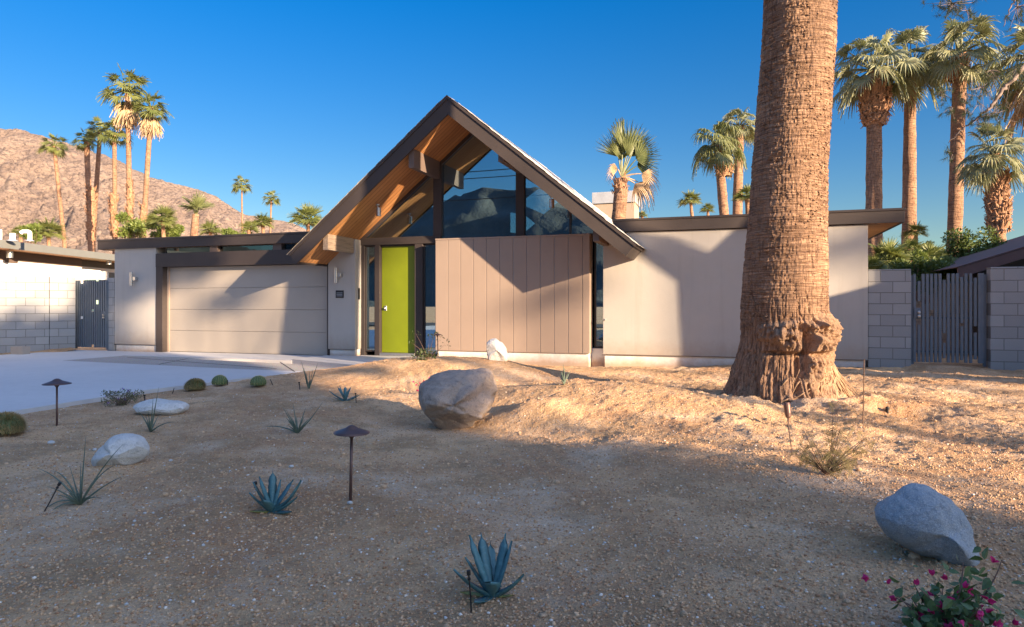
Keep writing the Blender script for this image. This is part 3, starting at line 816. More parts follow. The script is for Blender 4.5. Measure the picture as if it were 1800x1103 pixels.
# tan wall beyond the right gate
o = bwall((2.9, 19.0), (9.2, 17.4), -.1, 1.75, 'tan block wall seen through the slats of the right gate', m='block')
o.data.materials[0] = block('tan_block', (.34, .27, .23), (.42, .34, .29), (.16, .12, .10))

# ------------------------------------------------------------------ left neighbour
nd_ = FW.copy(); nn = np.array([nd_[1], -nd_[0], 0.0])        # wall runs along the camera axis; nn points right
P0 = C0 + ray(0, 430) * (1.7 / ((HOR - 435.4) / FOC)); P0[2] = 0
nb = thing('neighbour_house', (P0[0], P0[1], 0), 'low white and brown house with grey flat roof edge behind the left block wall', 'house')
def nz(x, y, off=0.0): 
    p = atPlane(x, y, P0 - nn * off, nn); return p
def nbox(name, m, s0, s1, off0, off1, z0, z1, par=None):
    b = MB(); o_ = P0 + nd_ * s0 - nn * off1; b.obox((o_[0], o_[1], z0), nd_ * (s1 - s0), nn * (off1 - off0), (0, 0, z1 - z0)); return b.build(name, M[m], par or nb)
ztop = nz(0, 421.4)[2]; zbot = nz(0, 435.4)[2]
rf = nbox('roof_fascia', 'greyfascia', -7, 16, 0, .05, zbot, ztop)
nbox('roof_deck', 'roofing', -7, 16, .051, 9, zbot + .06, ztop - .01)
nbox('soffit', 'wood', -7, 16, .052, 1.2, zbot + .01, zbot + .055)
wo_ = .75
zb1 = nz(0, 457, wo_)[2]
S = lambda x: float(np.dot(nz(x, 450, wo_) - P0, nd_))
nbox('wall', 'nbrown', -7, S(144), wo_, wo_ + .15, zb1, zbot + .009)
nbox('wall', 'white', -7, S(144), wo_ + .01, wo_ + .16, 0, zb1 - .002)
nbox('wall', 'brown2', S(144) + .002, 16, wo_ + .25, wo_ + .4, nz(150, 469, wo_ + .25)[2], zbot + .009)
nbox('wall', 'white', S(144) + .002, 16, wo_ + .26, wo_ + .42, 0, nz(150, 469, wo_ + .25)[2] - .002)
S2 = lambda x: float(np.dot(nz(x, 450, wo_ + .25) - P0, nd_))
wz = nz(160, 478, wo_ + .25)[2]
nw = nbox('window', 'white', S2(146), S2(179), wo_ + .22, wo_ + .259, .9, wz + .08)
nbox('pane', 'mint', S2(147.5), S2(176), wo_ + .205, wo_ + .219, 1.0, wz, nw)
nw = nbox('window', 'greyfascia', S2(192), S2(204), wo_ + .22, wo_ + .259, .9, wz + .02)
nbox('wall_end', 'nbrown', S(9), S(9) + .5, wo_ - .03, wo_ - .001, zb1 - .06, zb1 + .1)
for (x, y) in ((17, 447), (191.5, 460)):
    p = nz(x, y, .35)
    b = MB(); b.lathe([(0, .16), (.02, .16), (.02, .09), (.085, .09), (.09, .08), (.09, -.11), (.08, -.115), (.08, -.10)], p, 20); lo = b.build('eave_light', M['steel'], nb)
    MB().lathe([(0, -.10), (.07, -.10), (.07, -.05), (0, -.05)], p, 16).build('lens', M['bulb'], lo)
# white vent pipes on that roof
def vent(x0, x1, ytop, elbow, lab):
    D = 20.0; p = atD((x0 + x1) / 2, 424, D); r_ = (x1 - x0) / 2 / FOC * D; zt = atD(x0, ytop, D)[2]
    t = thing('vent_pipe', (p[0], p[1], ztop - .02), lab, 'pipe', 'white pipes on the left roof')
    b = MB()
    if elbow:
        h_ = RT * (18 / FOC * D); pts = [np.array([p[0], p[1], ztop - .02]), np.array([p[0], p[1], zt - r_ * 2.2])]
        c_ = np.array([p[0], p[1], zt - r_ * 2.2])
        for k in range(1, 7):
            a = k / 6 * math.pi / 2; pts.append(c_ - RT * (r_ * 1.2 * (1 - math.cos(a))) + np.array([0, 0, r_ * 1.2 * math.sin(a)]))
        pts.append(pts[-1] - RT * .14); 
        e = pts[-1]; pts.append(e - RT * .05 + np.array([0, 0, -.04]))
        b.tube(pts, r_, 16)
    else: b.tube([(p[0], p[1], ztop - .02), (p[0], p[1], zt)], r_, 16)
    b.build('pipe', M['white'], t); MB().lathe([(r_ * 1.9, 0), (r_ * 1.9, .015), (r_ * 1.02, .05)], (p[0], p[1], ztop - .02), 16).build('flashing', M['metalcap'], t)
vent(-4, 3, 404, False, 'white vent pipe at the left picture edge on the grey roof')
vent(17.5, 26.5, 410.5, False, 'straight short white vent pipe left of the elbow pipe')
vent(49, 56, 404, True, 'white elbow vent pipe bending left on the grey roof')
# right neighbour: low pitched maroon gable end
nr = thing('neighbour_house', (7.5, 17, 0), 'low pitched maroon trimmed house behind the far right block wall', 'house')
pa = atY(1684, 471, 16.5); pb_ = atY(1800, 436, 16.5); sl2 = (pb_[2] - pa[2]) / (pb_[0] - pa[0])
xe = pa[0] + 5.2
b = MB(); 
b.extr([(pa[0], 16.5, pa[2] - .22), (xe, 16.5, pa[2] - .22 + sl2 * 5.2), (xe + 5.2, 16.5, pa[2] - .22), (xe + 5.2, 16.5, pa[2]), (xe, 16.5, pa[2] + sl2 * 5.2), (pa[0], 16.5, pa[2])], (0, .06, 0)); b.build('barge_board', M['maroon'], nr)
b = MB(); b.extr([(pa[0] - .02, 16.48, pa[2] + .002), (xe, 16.48, pa[2] + .002 + sl2 * 5.22), (xe + 5.22, 16.48, pa[2] + .002), (xe + 5.22, 16.48, pa[2] + .02), (xe, 16.48, pa[2] + .02 + sl2 * 5.22), (pa[0] - .02, 16.48, pa[2] + .02)], (0, 9, 0)); b.build('roof', M['maroon'], nr)
b = MB(); b.extr([(pa[0] + .7, 17.3, 0), (xe + 4.5, 17.3, 0), (xe + 4.5, 17.3, pa[2]), (xe, 17.3, pa[2] + sl2 * 5.1), (pa[0] + .7, 17.3, pa[2])], (0, 7, 0)); b.build('wall', M['brown2'], nr)
# ------------------------------------------------------------------ palms
def unit(v): return v / (np.linalg.norm(v) + 1e-12)
def fan(b, base, az, el, pet, blade, segs, rng, droop=.5, spread=105, tips=.5, pw=.018, roll=None):
    d0 = np.array([math.cos(el) * math.cos(az), math.cos(el) * math.sin(az), math.sin(el)])
    pts = []
    for k in range(5):
        u = k / 4; pts.append(base + d0 * u * pet + np.array([0, 0, -1]) * pet * .22 * u * u * max(.15, math.cos(el)))
    d1 = unit(pts[-1] - pts[-2] + np.array([0, 0, -.06]))
    b.tube(pts, [pw * 1.6, pw * 1.2, pw, pw * .8, pw * .6], 4, cap=False)
    s = np.cross(d1, [0, 0, 1.0]); s = unit(s if np.linalg.norm(s) > .05 else np.array([1.0, 0, 0]))
    u_ = unit(np.cross(s, d1)); roll = rng.uniform(-.5, .5) if roll is None else roll
    s, u_ = s * math.cos(roll) + u_ * math.sin(roll), u_ * math.cos(roll) - s * math.sin(roll)
    hub = pts[-1]; da = R(spread * 2 / segs); vs = []; fs = []
    for j in range(segs):
        a = R(-spread) + (j + .5) * da
        dr = unit(d1 * math.cos(a) + s * math.sin(a) + u_ * .18 * abs(math.sin(a)))
        pr = unit(-d1 * math.sin(a) + s * math.cos(a))
        L = blade * (.72 + .28 * math.cos(a * .8)) * rng.uniform(.88, 1.08)
        dj = droop * rng.uniform(.7, 1.3)
        fold = u_ * (.012 * blade * (1 if j % 2 else -1))
        i0 = len(vs)
        for (rr, wf) in ((.04, 1), (.42, 1.0), (.66, .62), (.85, .30), (1.0, .05)):
            r_ = rr * L; wd = min(r_, .46 * L) * math.tan(da / 2) * wf * 1.06
            g = max(0, rr - .38) ** 1.6 * dj * L * tips
            p = hub + dr * (r_ - g * .55) + np.array([0, 0, -1.0]) * g * 1.25 + np.array([rng.uniform(-1, 1), rng.uniform(-1, 1), rng.uniform(-1, 1)]) * .03 * L * max(0, rr - .5)
            vs += [p - pr * wd + fold, p + pr * wd - fold]
        for k in range(4): fs.append((i0 + 2 * k, i0 + 2 * k + 1, i0 + 2 * k + 3, i0 + 2 * k + 2))
    b.add(vs, fs)
def crown(seed, n=36, pet=1.0, blade=1.0, segs=24, droop=.6, el0=82, el1=-38, tips=1.0, c=(0, 0, 0), azlim=None):
    rng = random.Random(seed); b = MB()
    for i in range(n):
        t = (i + .5) / n; el = el0 + (el1 - el0) * t ** .85 + rng.uniform(-15, 15)
        az = i * 2.39996 + rng.uniform(-.25, .25)
        if azlim: az = azlim[0] + (azlim[1] - azlim[0]) * rng.random()
        fan(b, np.array(c, float) + np.array([math.cos(az), math.sin(az), 0]) * .08 * pet, az, R(el), pet * rng.uniform(.55, 1.2), blade * rng.uniform(.85, 1.1), segs, rng, droop, tips=tips)
    return b
def skirt(seed, c, r, h, n=40, L=.8):
    rng = random.Random(seed); b = MB()
    for i in range(n):
        az = rng.uniform(0, 6.283); el = R(rng.uniform(-88, -55)); z = rng.uniform(-h, 0)
        fan(b, np.array([c[0] + math.cos(az) * r, c[1] + math.sin(az) * r, c[2] + z]), az, el, L * .4, L * .8, 9, rng, .8, 45)
    return b
def boots(seed, pts, rad, n=220, s=.16, out=.5):
    """old leaf bases: wedge tongues pointing up and out all over a stretch of trunk"""
    rng = random.Random(seed); b = MB(); pts = [np.array(p) for p in pts]
    for i in range(n):
        t = rng.random() * (len(pts) - 1); k = min(int(t), len(pts) - 2); f = t - k
        c = pts[k] * (1 - f) + pts[k + 1] * f; r = rad[k] * (1 - f) + rad[k + 1] * f
        az = rng.uniform(0, 6.283); o_ = np.array([math.cos(az), math.sin(az), 0]); sd = np.array([-o_[1], o_[0], 0])
        p = c + o_ * r * .92; L = s * rng.uniform(.6, 1.3); w_ = s * .36 * rng.uniform(.6, 1.2); th = s * .12
        up = np.array([0, 0, 1.0]) * rng.choice([1, 1, -.4]); tip = p + o_ * L * out * rng.uniform(.4, 1.2) + up * L + sd * rng.uniform(-.3, .3) * L
        b.add([p - sd * w_, p + sd * w_, p + o_ * th * 1.6 + up * L * .2, tip - sd * w_ * .3, tip + sd * w_ * .3, tip + o_ * th], [(0, 1, 4, 3), (1, 2, 5, 4), (2, 0, 3, 5), (3, 4, 5), (0, 2, 1)])
    return b
def trunkmesh(pts, rad, seed=0, n=20, amp=.05, sub=14):
    pts = np.array(pts, float); rad = np.array(rad, float); t = np.linspace(0, len(pts) - 1, (len(pts) - 1) * sub + 1)
    P = np.stack([np.interp(t, range(len(pts)), pts[:, k]) for k in range(3)], 1); Rr = np.interp(t, range(len(pts)), rad)
    th = np.linspace(0, 2 * np.pi, n, endpoint=False)
    TH_, ZI = np.meshgrid(th, np.arange(len(t)))
    rr = Rr[ZI] * (1 + amp * vn(np.cos(TH_) * 2, np.sin(TH_) * 2, P[ZI, 2] * 3.1, seed) + amp * .8 * vn(np.cos(TH_) * .7, 0 * TH_, P[ZI, 2] * 9, seed + 2))
    V = np.stack([P[ZI, 0] + rr * np.cos(TH_), P[ZI, 1] + rr * np.sin(TH_), P[ZI, 2]], -1).reshape(-1, 3)
    fs = []; m_ = len(t)
    for i in range(m_ - 1):
        for k in range(n):
            a = i * n + k; b_ = i * n + (k + 1) % n; fs.append((a, b_, b_ + n, a + n))
    fs.append(tuple(range((m_ - 1) * n, m_ * n)))
    return MB().add(V, fs)
protos = {}
def fan_palm(cx, cy, bx_, by_, D, rpx, tw, label, variant='far', cat='palm tree', group='palms beyond the house', skirt_n=0, boot=None, rz=0.0, tw2=None, name='fan_palm', sc2=1.0, bend=.0):
    """cx,cy crown centre in the photo; bx,by any lower trunk point; D distance; rpx crown radius; tw trunk width (px)"""
    c = atD(cx, cy, D); lo = atD(bx_, by_, D); k = D / FOC
    f = (0 - c[2]) / (lo[2] - c[2]); base = c + (lo - c) * f
    base[0] = lo[0] + (base[0] - lo[0]) * .5; base[1] = lo[1] + (base[1] - lo[1]) * .5; base[2] = -.1
    rad = rpx * k; r0 = tw * k / 2; r1 = (tw2 or tw * .85) * k / 2
    t = thing(name, base, label, cat, group)
    top = c + np.array([0, 0, -rad * .15])
    pts = [base, base * .75 + lo * .25 if by_ > cy else lo, lo, lo * .5 + top * .5 + RT * bend * k, top]
    trunkmesh(pts, [r0 * 1.15, r0, r0, (r0 + r1) / 2, r1], int(cx), 16 if variant == 'far' else 28).build('trunk', M['bark'], t, smooth=True, recalc=False)
    if variant not in protos:
        P_ = {'far': dict(n=28, pet=.6, blade=.55, segs=14, droop=.5, tips=.7, mat='frondfar'),
              'near': dict(n=38, pet=.62, blade=.56, segs=26, droop=.8, tips=.85, el0=86, el1=-42, mat='frondgrey'),
              'near2': dict(n=34, pet=.64, blade=.54, segs=26, droop=.75, tips=.8, el0=86, el1=-50, mat='frondgrey'),
              'mid': dict(n=30, pet=.55, blade=.62, segs=22, droop=.8, tips=1.2, mat='frond'),
              'tuft': dict(n=9, pet=.45, blade=.75, segs=26, droop=.3, tips=.5, el0=88, el1=58, mat='frond'),
              'sidetuft': dict(n=11, pet=.52, blade=.56, segs=30, droop=.4, tips=.6, el0=86, el1=28, mat='frond', azlim=(YAW - .7, YAW + .75)),
              'low': dict(n=26, pet=.5, blade=.62, segs=20, droop=.2, tips=.4, el0=85, el1=5, mat='frondfar')}[variant]
        mt = P_.pop('mat'); ob = crown(hash(variant) % 97 if False else len(variant) * 7 + 3, **P_).build('crown', M[mt], None, smooth=False, recalc=False)
        protos[variant] = ob.data; bpy.data.objects.remove(ob)
    co = bpy.data.objects.new('crown', protos[variant]); sc.collection.objects.link(co); co.parent = t
    co.location = top - base; co.scale = (rad, rad, rad * sc2); co.rotation_euler = (0, 0, rz)
    if skirt_n: skirt(int(cx), top - np.array([0, 0, rad * .1]), r1, rad * .5, skirt_n, rad * .9).build('dead_fronds', M['thatch'], t, recalc=False)
    if boot:
        q0 = atD(boot[0], boot[1], D); q1 = atD(boot[2], boot[3], D); rb0, rb1 = boot[4] * k / 2, boot[5] * k / 2
        mid = (q0 + q1) / 2
        trunkmesh([q0, mid, q1], [rb0 * .8, max(rb0, rb1) * .95, rb1 * .8], 7, 16).build('boot_core', M['boot'], t, smooth=True, recalc=False)
        boots(int(cx), [q0, mid, q1], [rb0, max(rb0, rb1) * 1.02, rb1], boot[6], boot[7] * k, .5).build('leaf_bases', M['boot'], t, recalc=False)
    return t
# left group
fan_palm(95, 253, 113, 425, 62, 25, 7, 'thin leaning palm, leftmost of the group against the mountain', rz=.4)
fan_palm(152, 245, 160, 430, 60, 24, 10, 'palm with red brown ragged trunk standing left of the close pair', rz=1.2, boot=(160, 425, 160, 330, 13, 14, 160, 7))
fan_palm(176, 228, 165, 395, 62, 27, 8, 'palm crown tucked in behind the ragged trunk palm', rz=2.2)
fan_palm(201, 232, 202, 418, 55, 30, 8, 'palm with pale upper trunk and rusty lower half beside the tallest palm', rz=3.1, boot=(202, 418, 198, 340, 12, 12, 140, 7))
fan_palm(224, 155, 229, 418, 55, 43, 9, 'tallest palm on the left with hanging brown fronds over the mountain', rz=.9, skirt_n=26, boot=(229, 418, 228, 318, 11, 10, 160, 6), sc2=1.15)
fan_palm(266, 185, 251, 418, 54, 33, 9, 'right hand tall palm of the left group with tan dead fronds below its crown', rz=4.1, skirt_n=30, boot=(250, 418, 252, 360, 10, 11, 100, 6))
fan_palm(425, 324, 426, 412, 105, 19, 3.2, 'thin distant palm above the garage roof, the taller of two', rz=2.0)
fan_palm(477, 347, 475, 412, 110, 17, 3.4, 'thin distant palm just left of the gable, the shorter of two', rz=5.0)
fan_palm(344, 372, 341, 415, 40, 34, 13, 'stubby palm with a thick dark trunk and one upright tuft over the garage', 'tuft', rz=1.0, sc2=1.1)
for (x, y, r_, v, l, d) in ((85, 408, 30, 'low', 'low bushy palm at the mountain foot above the left roof', 55), (36, 408, 16, 'low', 'small bright palm left of the elbow vent pipe', 60), (286, 385, 30, 'low', 'low yellow green fan palm between tall trunks and stubby palm', 48),
                         (370, 405, 22, 'low', 'low rounded palm right of the stubby trunk', 55), (437, 402, 18, 'low', 'short palm beside the taller thin palm trunk', 60), (462, 392, 22, 'low', 'short palm below the shorter thin palm', 62), (541, 385, 34, 'low', 'bright low palm touching the left slope of the gable', 40)):
    fan_palm(x, y, x + 2, y + 40, d, r_, 7, l, v, rz=x * .1, group='low palms behind the roofs')
# centre and right
t = fan_palm(1092, 316, 1087, 386, 21, 98, 24, 'palm with ragged upright tuft in front of the chimney', 'far', rz=0, tw2=24, group='palms behind the house roof', boot=(1089, 342, 1092, 314, 25, 24, 50, 9))
for ch_ in list(t.children):
    if ch_.name.startswith('crown'): bpy.data.objects.remove(ch_)
rng = random.Random(4); b = MB(); dd_ = MB(); cp = atD(1093, 312, 21); kk = 21 / FOC
for (an, pl, bl_, rl, dead) in ((-9, 42, 60, 1.45, 0), (1, 56, 66, 1.7, 0), (11, 52, 68, 1.3, 0), (22, 56, 62, 1.8, 0), (-3, 34, 56, 1.0, 0), (34, 48, 56, 1.4, 0), (46, 44, 50, 1.9, 0), (16, 44, 60, .7, 0), (70, 40, 48, 1.5, 1), (92, 34, 52, 1.7, 1), (106, 26, 46, 1.3, 1), (-24, 18, 34, 1.6, 1)):
    el = R(90 - an); fan(dd_ if dead else b, cp, YAW + rng.uniform(-.25, .25), el, pl * kk * .9, bl_ * kk * .88, 26, rng, .25 if not dead else 1.0, 62 if not dead else 55, tips=.25 if not dead else .8, pw=.022, roll=rl)
b.build('crown', M['frond'], t, recalc=False); dd_.build('dead_fronds', M['thatch'], t, recalc=False)
fan_palm(1262, 248, 1273, 380, 40, 52, 17, 'palm with drooping crown and knobbly neck left of the giant trunk', 'mid', rz=.2, group='palms behind the house roof', boot=(1273, 310, 1272, 290, 26, 20, 80, 12))
fan_palm(1300, 216, 1296, 380, 42, 40, 17, 'taller palm half hidden behind the giant trunk on its left', 'near', rz=1.2, group='palms behind the house roof')
fan_palm(1314, 345, 1316, 385, 38, 26, 10, 'low palm peeping out just left of the giant trunk', 'low', rz=3.0, group='palms behind the house roof')
fan_palm(1214, 352, 1217, 385, 85, 22, 6, 'small far palm right of the chimney', 'low', rz=1, group='palms behind the house roof')
fan_palm(1244, 368, 1245, 386, 85, 14, 5, 'tiny far palm next to the small far palm', 'low', rz=2, group='palms behind the house roof')
fan_palm(1129, 378, 1129, 390, 60, 10, 5, 'tiny palm top over the roof edge beside the chimney', 'low', rz=4, group='palms behind the house roof')
fan_palm(1537, 112, 1536, 375, 30, 78, 27, 'full palm nearest the giant trunk on the right with a fat barrel of leaf bases', 'near', rz=.5, group='large palms on the right', boot=(1538, 222, 1537, 158, 36, 46, 420, 11))
fan_palm(1600, 108, 1598, 425, 31, 72, 24, 'palm whose crown merges with its left neighbour, plain slender trunk', 'near2', rz=2.2, group='large palms on the right', tw2=17)
fan_palm(1688, 84, 1677, 440, 29, 70, 24, 'tall palm with peeling brown collar behind the pine twigs', 'near', rz=4.4, group='large palms on the right', tw2=20, boot=(1681, 142, 1684, 112, 24, 30, 120, 12))
fan_palm(1748, 262, 1756, 432, 25, 64, 22, 'shorter palm at the right edge with shaggy scaled trunk', 'near2', rz=.3, group='large palms on the right', boot=(1756, 412, 1751, 305, 28, 30, 520, 13))
fan_palm(1822, 96, 1826, 400, 26, 84, 24, 'palm crown cut by the upper right picture edge', 'near2', rz=5.3, group='large palms on the right', skirt_n=14)
# ragged dead frond hanging on palm 1272 (left)
# ------------------------------------------------------------------ the giant foreground palm
tk = 8.62 / FOC
prof = [(-60, 1350, 1470), (0, 1345, 1466), (100, 1340, 1462), (200, 1334, 1456), (300, 1325, 1449), (400, 1316, 1448), (480, 1310, 1450), (540, 1306, 1449), (570, 1305, 1450), (600, 1304, 1449), (625, 1297, 1449), (650, 1289, 1455), (680, 1279, 1468), (700, 1270, 1484), (722, 1256, 1510), (745, 1240, 1530)]
prof = np.array(prof, float)
zt_ = CAMZ + (HOR - prof[:, 0]) * tk
cen = np.array([atD((a + b_) / 2, y, 8.62) for y, a, b_ in prof]); rad_ = (prof[:, 2] - prof[:, 1]) / 2 * tk
# carry the trunk on up out of the picture
cen = np.vstack([np.array([[cen[0][0] + .25, cen[0][1] + .1, 13.5], [cen[0][0] + .1, cen[0][1], 8.0]]), cen]); rad_ = np.concatenate([[.36, .41], rad_]); zt_ = np.concatenate([[13.5, 8.0], zt_])
def trunk_grid(z0, z1, nz_, nth):
    zs = np.linspace(z0, z1, nz_); th = np.linspace(0, 2 * np.pi, nth)
    o_ = np.argsort(zt_); cx_ = np.interp(zs, zt_[o_], cen[o_, 0]); cy_ = np.interp(zs, zt_[o_], cen[o_, 1]); rr = np.interp(zs, zt_[o_], rad_[o_])
    T, Z = np.meshgrid(th, zs); Rr = np.broadcast_to(rr[:, None], T.shape).copy()
    cT, sT = np.cos(T), np.sin(T)
    # rings and cracks
    low = 1 - sm(.9, 1.6, Z)
    ring = vn(cT * 1.2, sT * 1.2, Z * 55, 3) * .5 + vn(cT * 4, sT * 4, Z * 90, 4) * .5
    crack = 1 - np.abs(vn(cT * 17, sT * 17, Z * 4.2, 8))
    crack = np.clip((crack - .72) / .28, 0, 1)
    Rr += (1 - .6 * low) * .009 * ring + .012 * fbm(cT * 1.5, sT * 1.5, Z * 1.3, 3, 6) - (.004 + .020 * low) * crack
    Rr += .007 * vn(cT * 26, sT * 26, Z * 30, 14)
    # flare ribs at the foot
    ft = 1 - sm(-.05, .75, Z)
    Rr += ft * .022 * vn(cT * 34, sT * 34, Z * 2.2, 71)
    Rr += ft * (.06 * np.abs(vn(cT * 3.2, sT * 3.2, Z * .8, 31)) + .05 * fbm(cT * 6, sT * 6, Z * 5, 4, 33) - .045)
    # burls, facing the viewer (angle measured from camera right)
    zc = lambda y: CAMZ + (HOR - y) * tk
    def ang(u): return YAW - math.acos(max(-1, min(1, u)))
    def d_(a): return (T - (a % (2 * math.pi)) + math.pi) % (2 * math.pi) - math.pi
    nzz = fbm(cT * 9, sT * 9, Z * 9, 5, 41); nz2 = fbm(cT * 22, sT * 22, Z * 22, 3, 44)
    def bl(u, y, su, sz, a): 
        return a * np.exp(-((d_(ang(u)) / su) ** 2 + ((Z - zc(y)) / sz) ** 2) ** 2.1)
    B = bl(.93, 583, .42, .20, .12) + bl(.50, 585, .40, .22, .15) + bl(.15, 600, .22, .13, .05) + bl(-.30, 588, .22, .12, .14) + bl(-.62, 585, .3, .12, .07) + bl(-.15, 608, .28, .08, .10) + bl(-.05, 570, .5, .05, .06) + bl(.62, 625, .6, .17, .06) + bl(.2, 640, .3, .2, .06) - bl(.02, 630, .12, .20, .12) - bl(.10, 600, .09, .14, .14) - bl(.35, 618, .25, .035, .09) - bl(-.35, 617, .4, .03, .07) - bl(-.02, 572, .10, .05, .07)
    Rr += B * (1 + np.clip(.55 * nzz, -.5, .22)) + np.clip(B, 0, .1) / .1 * (.030 * nz2 - .03 * np.clip(.12 - np.abs(fbm(cT * 7, sT * 7, Z * 7, 2, 61)), 0, .12) / .12)
    # broken cavity low centre right and fissures
    Rr -= .09 * np.exp(-((d_(ang(.12)) / .10) ** 2 + ((Z - zc(700)) / .05) ** 2) ** 2) + .08 * np.exp(-((d_(ang(-.08)) / .05) ** 2 + ((Z - zc(655)) / .18) ** 2))
    X = cx_[:, None] + Rr * cT; Y = cy_[:, None] + Rr * sT
    return X, Y, Z, B
gp_root = thing('giant_palm', (cen[-3][0], cen[-3][1], 0), 'giant rough palm trunk in the right foreground with lumpy burls above a flared foot', 'palm tree')
X, Y, Z, B_ = trunk_grid(-.25, 5.5, 820, 560)
g1 = grid('trunk', X, Y, Z, M['barkbig'], gp_root)
g1.data.materials.append(M['burl'])
fm = (B_[:-1, :-1] > .028).ravel(); g1.data.polygons.foreach_set('material_index', fm.astype(np.int32))
X, Y, Z, _ = trunk_grid(5.5, 13.5, 120, 48); grid('upper_trunk', X, Y, Z, M['barkbig'], gp_root)
crown(5, 40, 1.1, 1.2, 22, .7, c=(cen[0][0], cen[0][1], 13.6)).build('crown', M['frond'], gp_root, recalc=False)
rng = random.Random(8); rb_ = MB()
def troot(u, y0, x1, y1, r=.007, wig=.03):
    a = YAW - math.acos(u); z = CAMZ + (HOR - y0) * tk
    o_ = np.argsort(zt_); c = np.array([np.interp(z, zt_[o_], cen[o_, 0]), np.interp(z, zt_[o_], cen[o_, 1])]); rr = np.interp(z, zt_[o_], rad_[o_]) + .01
    p0 = np.array([c[0] + rr * math.cos(a), c[1] + rr * math.sin(a), z]); p2 = atD(x1, y1, 8.62 - rr * math.sin(math.acos(u)) * .9)
    p2[2] = max(p2[2], float(H(p2[0], p2[1])) - .02)
    if p2[2] > p0[2]: return
    pm = (p0 + p2) / 2 + np.array([0, 0, -.03]) ; pts = []
    for k in range(7):
        t = k / 6; pts.append((1 - t) ** 2 * p0 + 2 * t * (1 - t) * pm + t * t * p2 + np.array([rng.uniform(-1, 1), rng.uniform(-1, 1), rng.uniform(-1, 1)]) * wig * .3)
    rb_.tube(pts, [r * (1.2 - .8 * k / 6) for k in range(7)], 5)
for i in range(420):
    u = rng.uniform(.30, .97); y0 = rng.uniform(620, 668); x0 = 1388 + u * 62
    sprd = rng.random(); troot(u, y0, x0 + 8 + 62 * sprd * (u ** 1.3) + rng.uniform(-6, 6), rng.uniform(695, 732), rng.uniform(.004, .013))
for i in range(18):
    u = rng.uniform(-.3, .4); y0 = rng.uniform(640, 690); x0 = 1385 + u * 75
    troot(u, y0, x0 + rng.uniform(-14, 10), rng.uniform(700, 722), rng.uniform(.004, .010))
rb_.build('roots', M['root'], gp_root, smooth=True, recalc=False)
# crumbly bark flakes along the trunk edge
fl = MB()
for i in range(2600):
    z = rng.uniform(.9, 5.2) ; a = YAW + rng.uniform(-math.pi, 0); o_ = np.argsort(zt_)
    c = np.array([np.interp(z, zt_[o_], cen[o_, 0]), np.interp(z, zt_[o_], cen[o_, 1])]); rr = np.interp(z, zt_[o_], rad_[o_])
    n_ = np.array([math.cos(a), math.sin(a), 0]); s_ = np.array([-n_[1], n_[0], 0]); L = rng.uniform(.008, .03); w_ = rng.uniform(.006, .035)
    p = np.array([c[0], c[1], z]) + n_ * (rr - .002); up = np.array([0, 0, rng.choice([-1, 1]) * 1.0])
    tip = p + n_ * L * .6 + up * L * .8
    fl.add([p - s_ * w_, p + s_ * w_, tip + s_ * w_ * .4, tip - s_ * w_ * .5, p - up * .006 + n_ * .004], [(0, 1, 2, 3), (0, 4, 1)])
fl.build('bark_flakes', M['barkbig'], gp_root, recalc=False)

# ------------------------------------------------------------------ leafy trees and bushes
def leafcloud(b, cs, n, ls, rng, up=.3):
    """n small pointed leaves spread over clumps cs = [(centre, radius vec)]"""
    wts = [c[1][0] * c[1][1] * c[1][2] for c in cs]; tot = sum(wts)
    N = n; idx = rng.choice(len(cs), N, p=np.array(wts) / tot)
    cc = np.array([c[0] for c in cs])[idx]; rr = np.array([c[1] for c in cs])[idx]
    d = rng.normal(size=(N, 3)); d /= np.linalg.norm(d, axis=1)[:, None]; rad = rng.random(N) ** .45
    p = cc + d * rr * rad[:, None]
    a = rng.normal(size=(N, 3)) + d * .8 + np.array([0, 0, up]); a /= np.linalg.norm(a, axis=1)[:, None]
    s_ = np.cross(a, rng.normal(size=(N, 3))); s_ /= np.linalg.norm(s_, axis=1)[:, None]
    L = ls * rng.uniform(.6, 1.3, N)[:, None]
    nn_ = np.cross(a, s_)
    V = np.stack([p, p + a * L * .5 + s_ * L * .24 + nn_ * L * .06, p + a * L, p + a * L * .5 - s_ * L * .24 + nn_ * L * .06], 1).reshape(-1, 3)
    i = np.arange(N) * 4
    b.add(V, np.stack([i, i + 1, i + 2, i + 3], 1).tolist())
    return p
def leafy(name, base, h, clumps, nleaf, ls, label, cat, mat_='foliage', group=None, trunk_r=.12, seed=1, tall=.5):
    t = thing(name, base, label, cat, group); rng = np.random.default_rng(seed); base = np.array(base, float)
    cs = [(base + np.array(c[:3]), np.array(c[3:6])) for c in clumps]
    b = MB(); leafcloud(b, cs, nleaf, ls, rng); b.build('crown', M[mat_], t, recalc=False)
    tb = MB(); fork = base + np.array([0, 0, h * tall])
    tb.tube([base - np.array([0, 0, .2]), base + np.array([.03, 0, h * tall * .5]), fork], [trunk_r * 1.2, trunk_r, trunk_r * .8], 10)
    for c, r_ in cs:
        for k in range(3):
            e = c + rng.normal(size=3) * r_ * .35; m_ = (fork + e) / 2 + rng.normal(size=3) * .08
            tb.tube([fork, m_, e], [trunk_r * .55, trunk_r * .3, trunk_r * .08], 6)
    tb.build('trunk', M['twig'], t, smooth=True, recalc=False); return t
def clumps(rx, ry, z0, z1, n, cr, seed):
    rg = np.random.default_rng(seed); out = []
    for i in range(n):
        a = rg.uniform(0, 6.28); q_ = rg.random() ** .5; z = rg.uniform(z0, z1); f = math.sqrt(max(.1, 1 - ((z - (z0 + z1) / 2) / ((z1 - z0) / 2 + .01)) ** 2 * .6))
        r_ = cr * rg.uniform(.6, 1.25); out.append((rx * q_ * math.cos(a) * f, ry * q_ * math.sin(a) * f, z, r_, r_, r_ * .8))
    return out
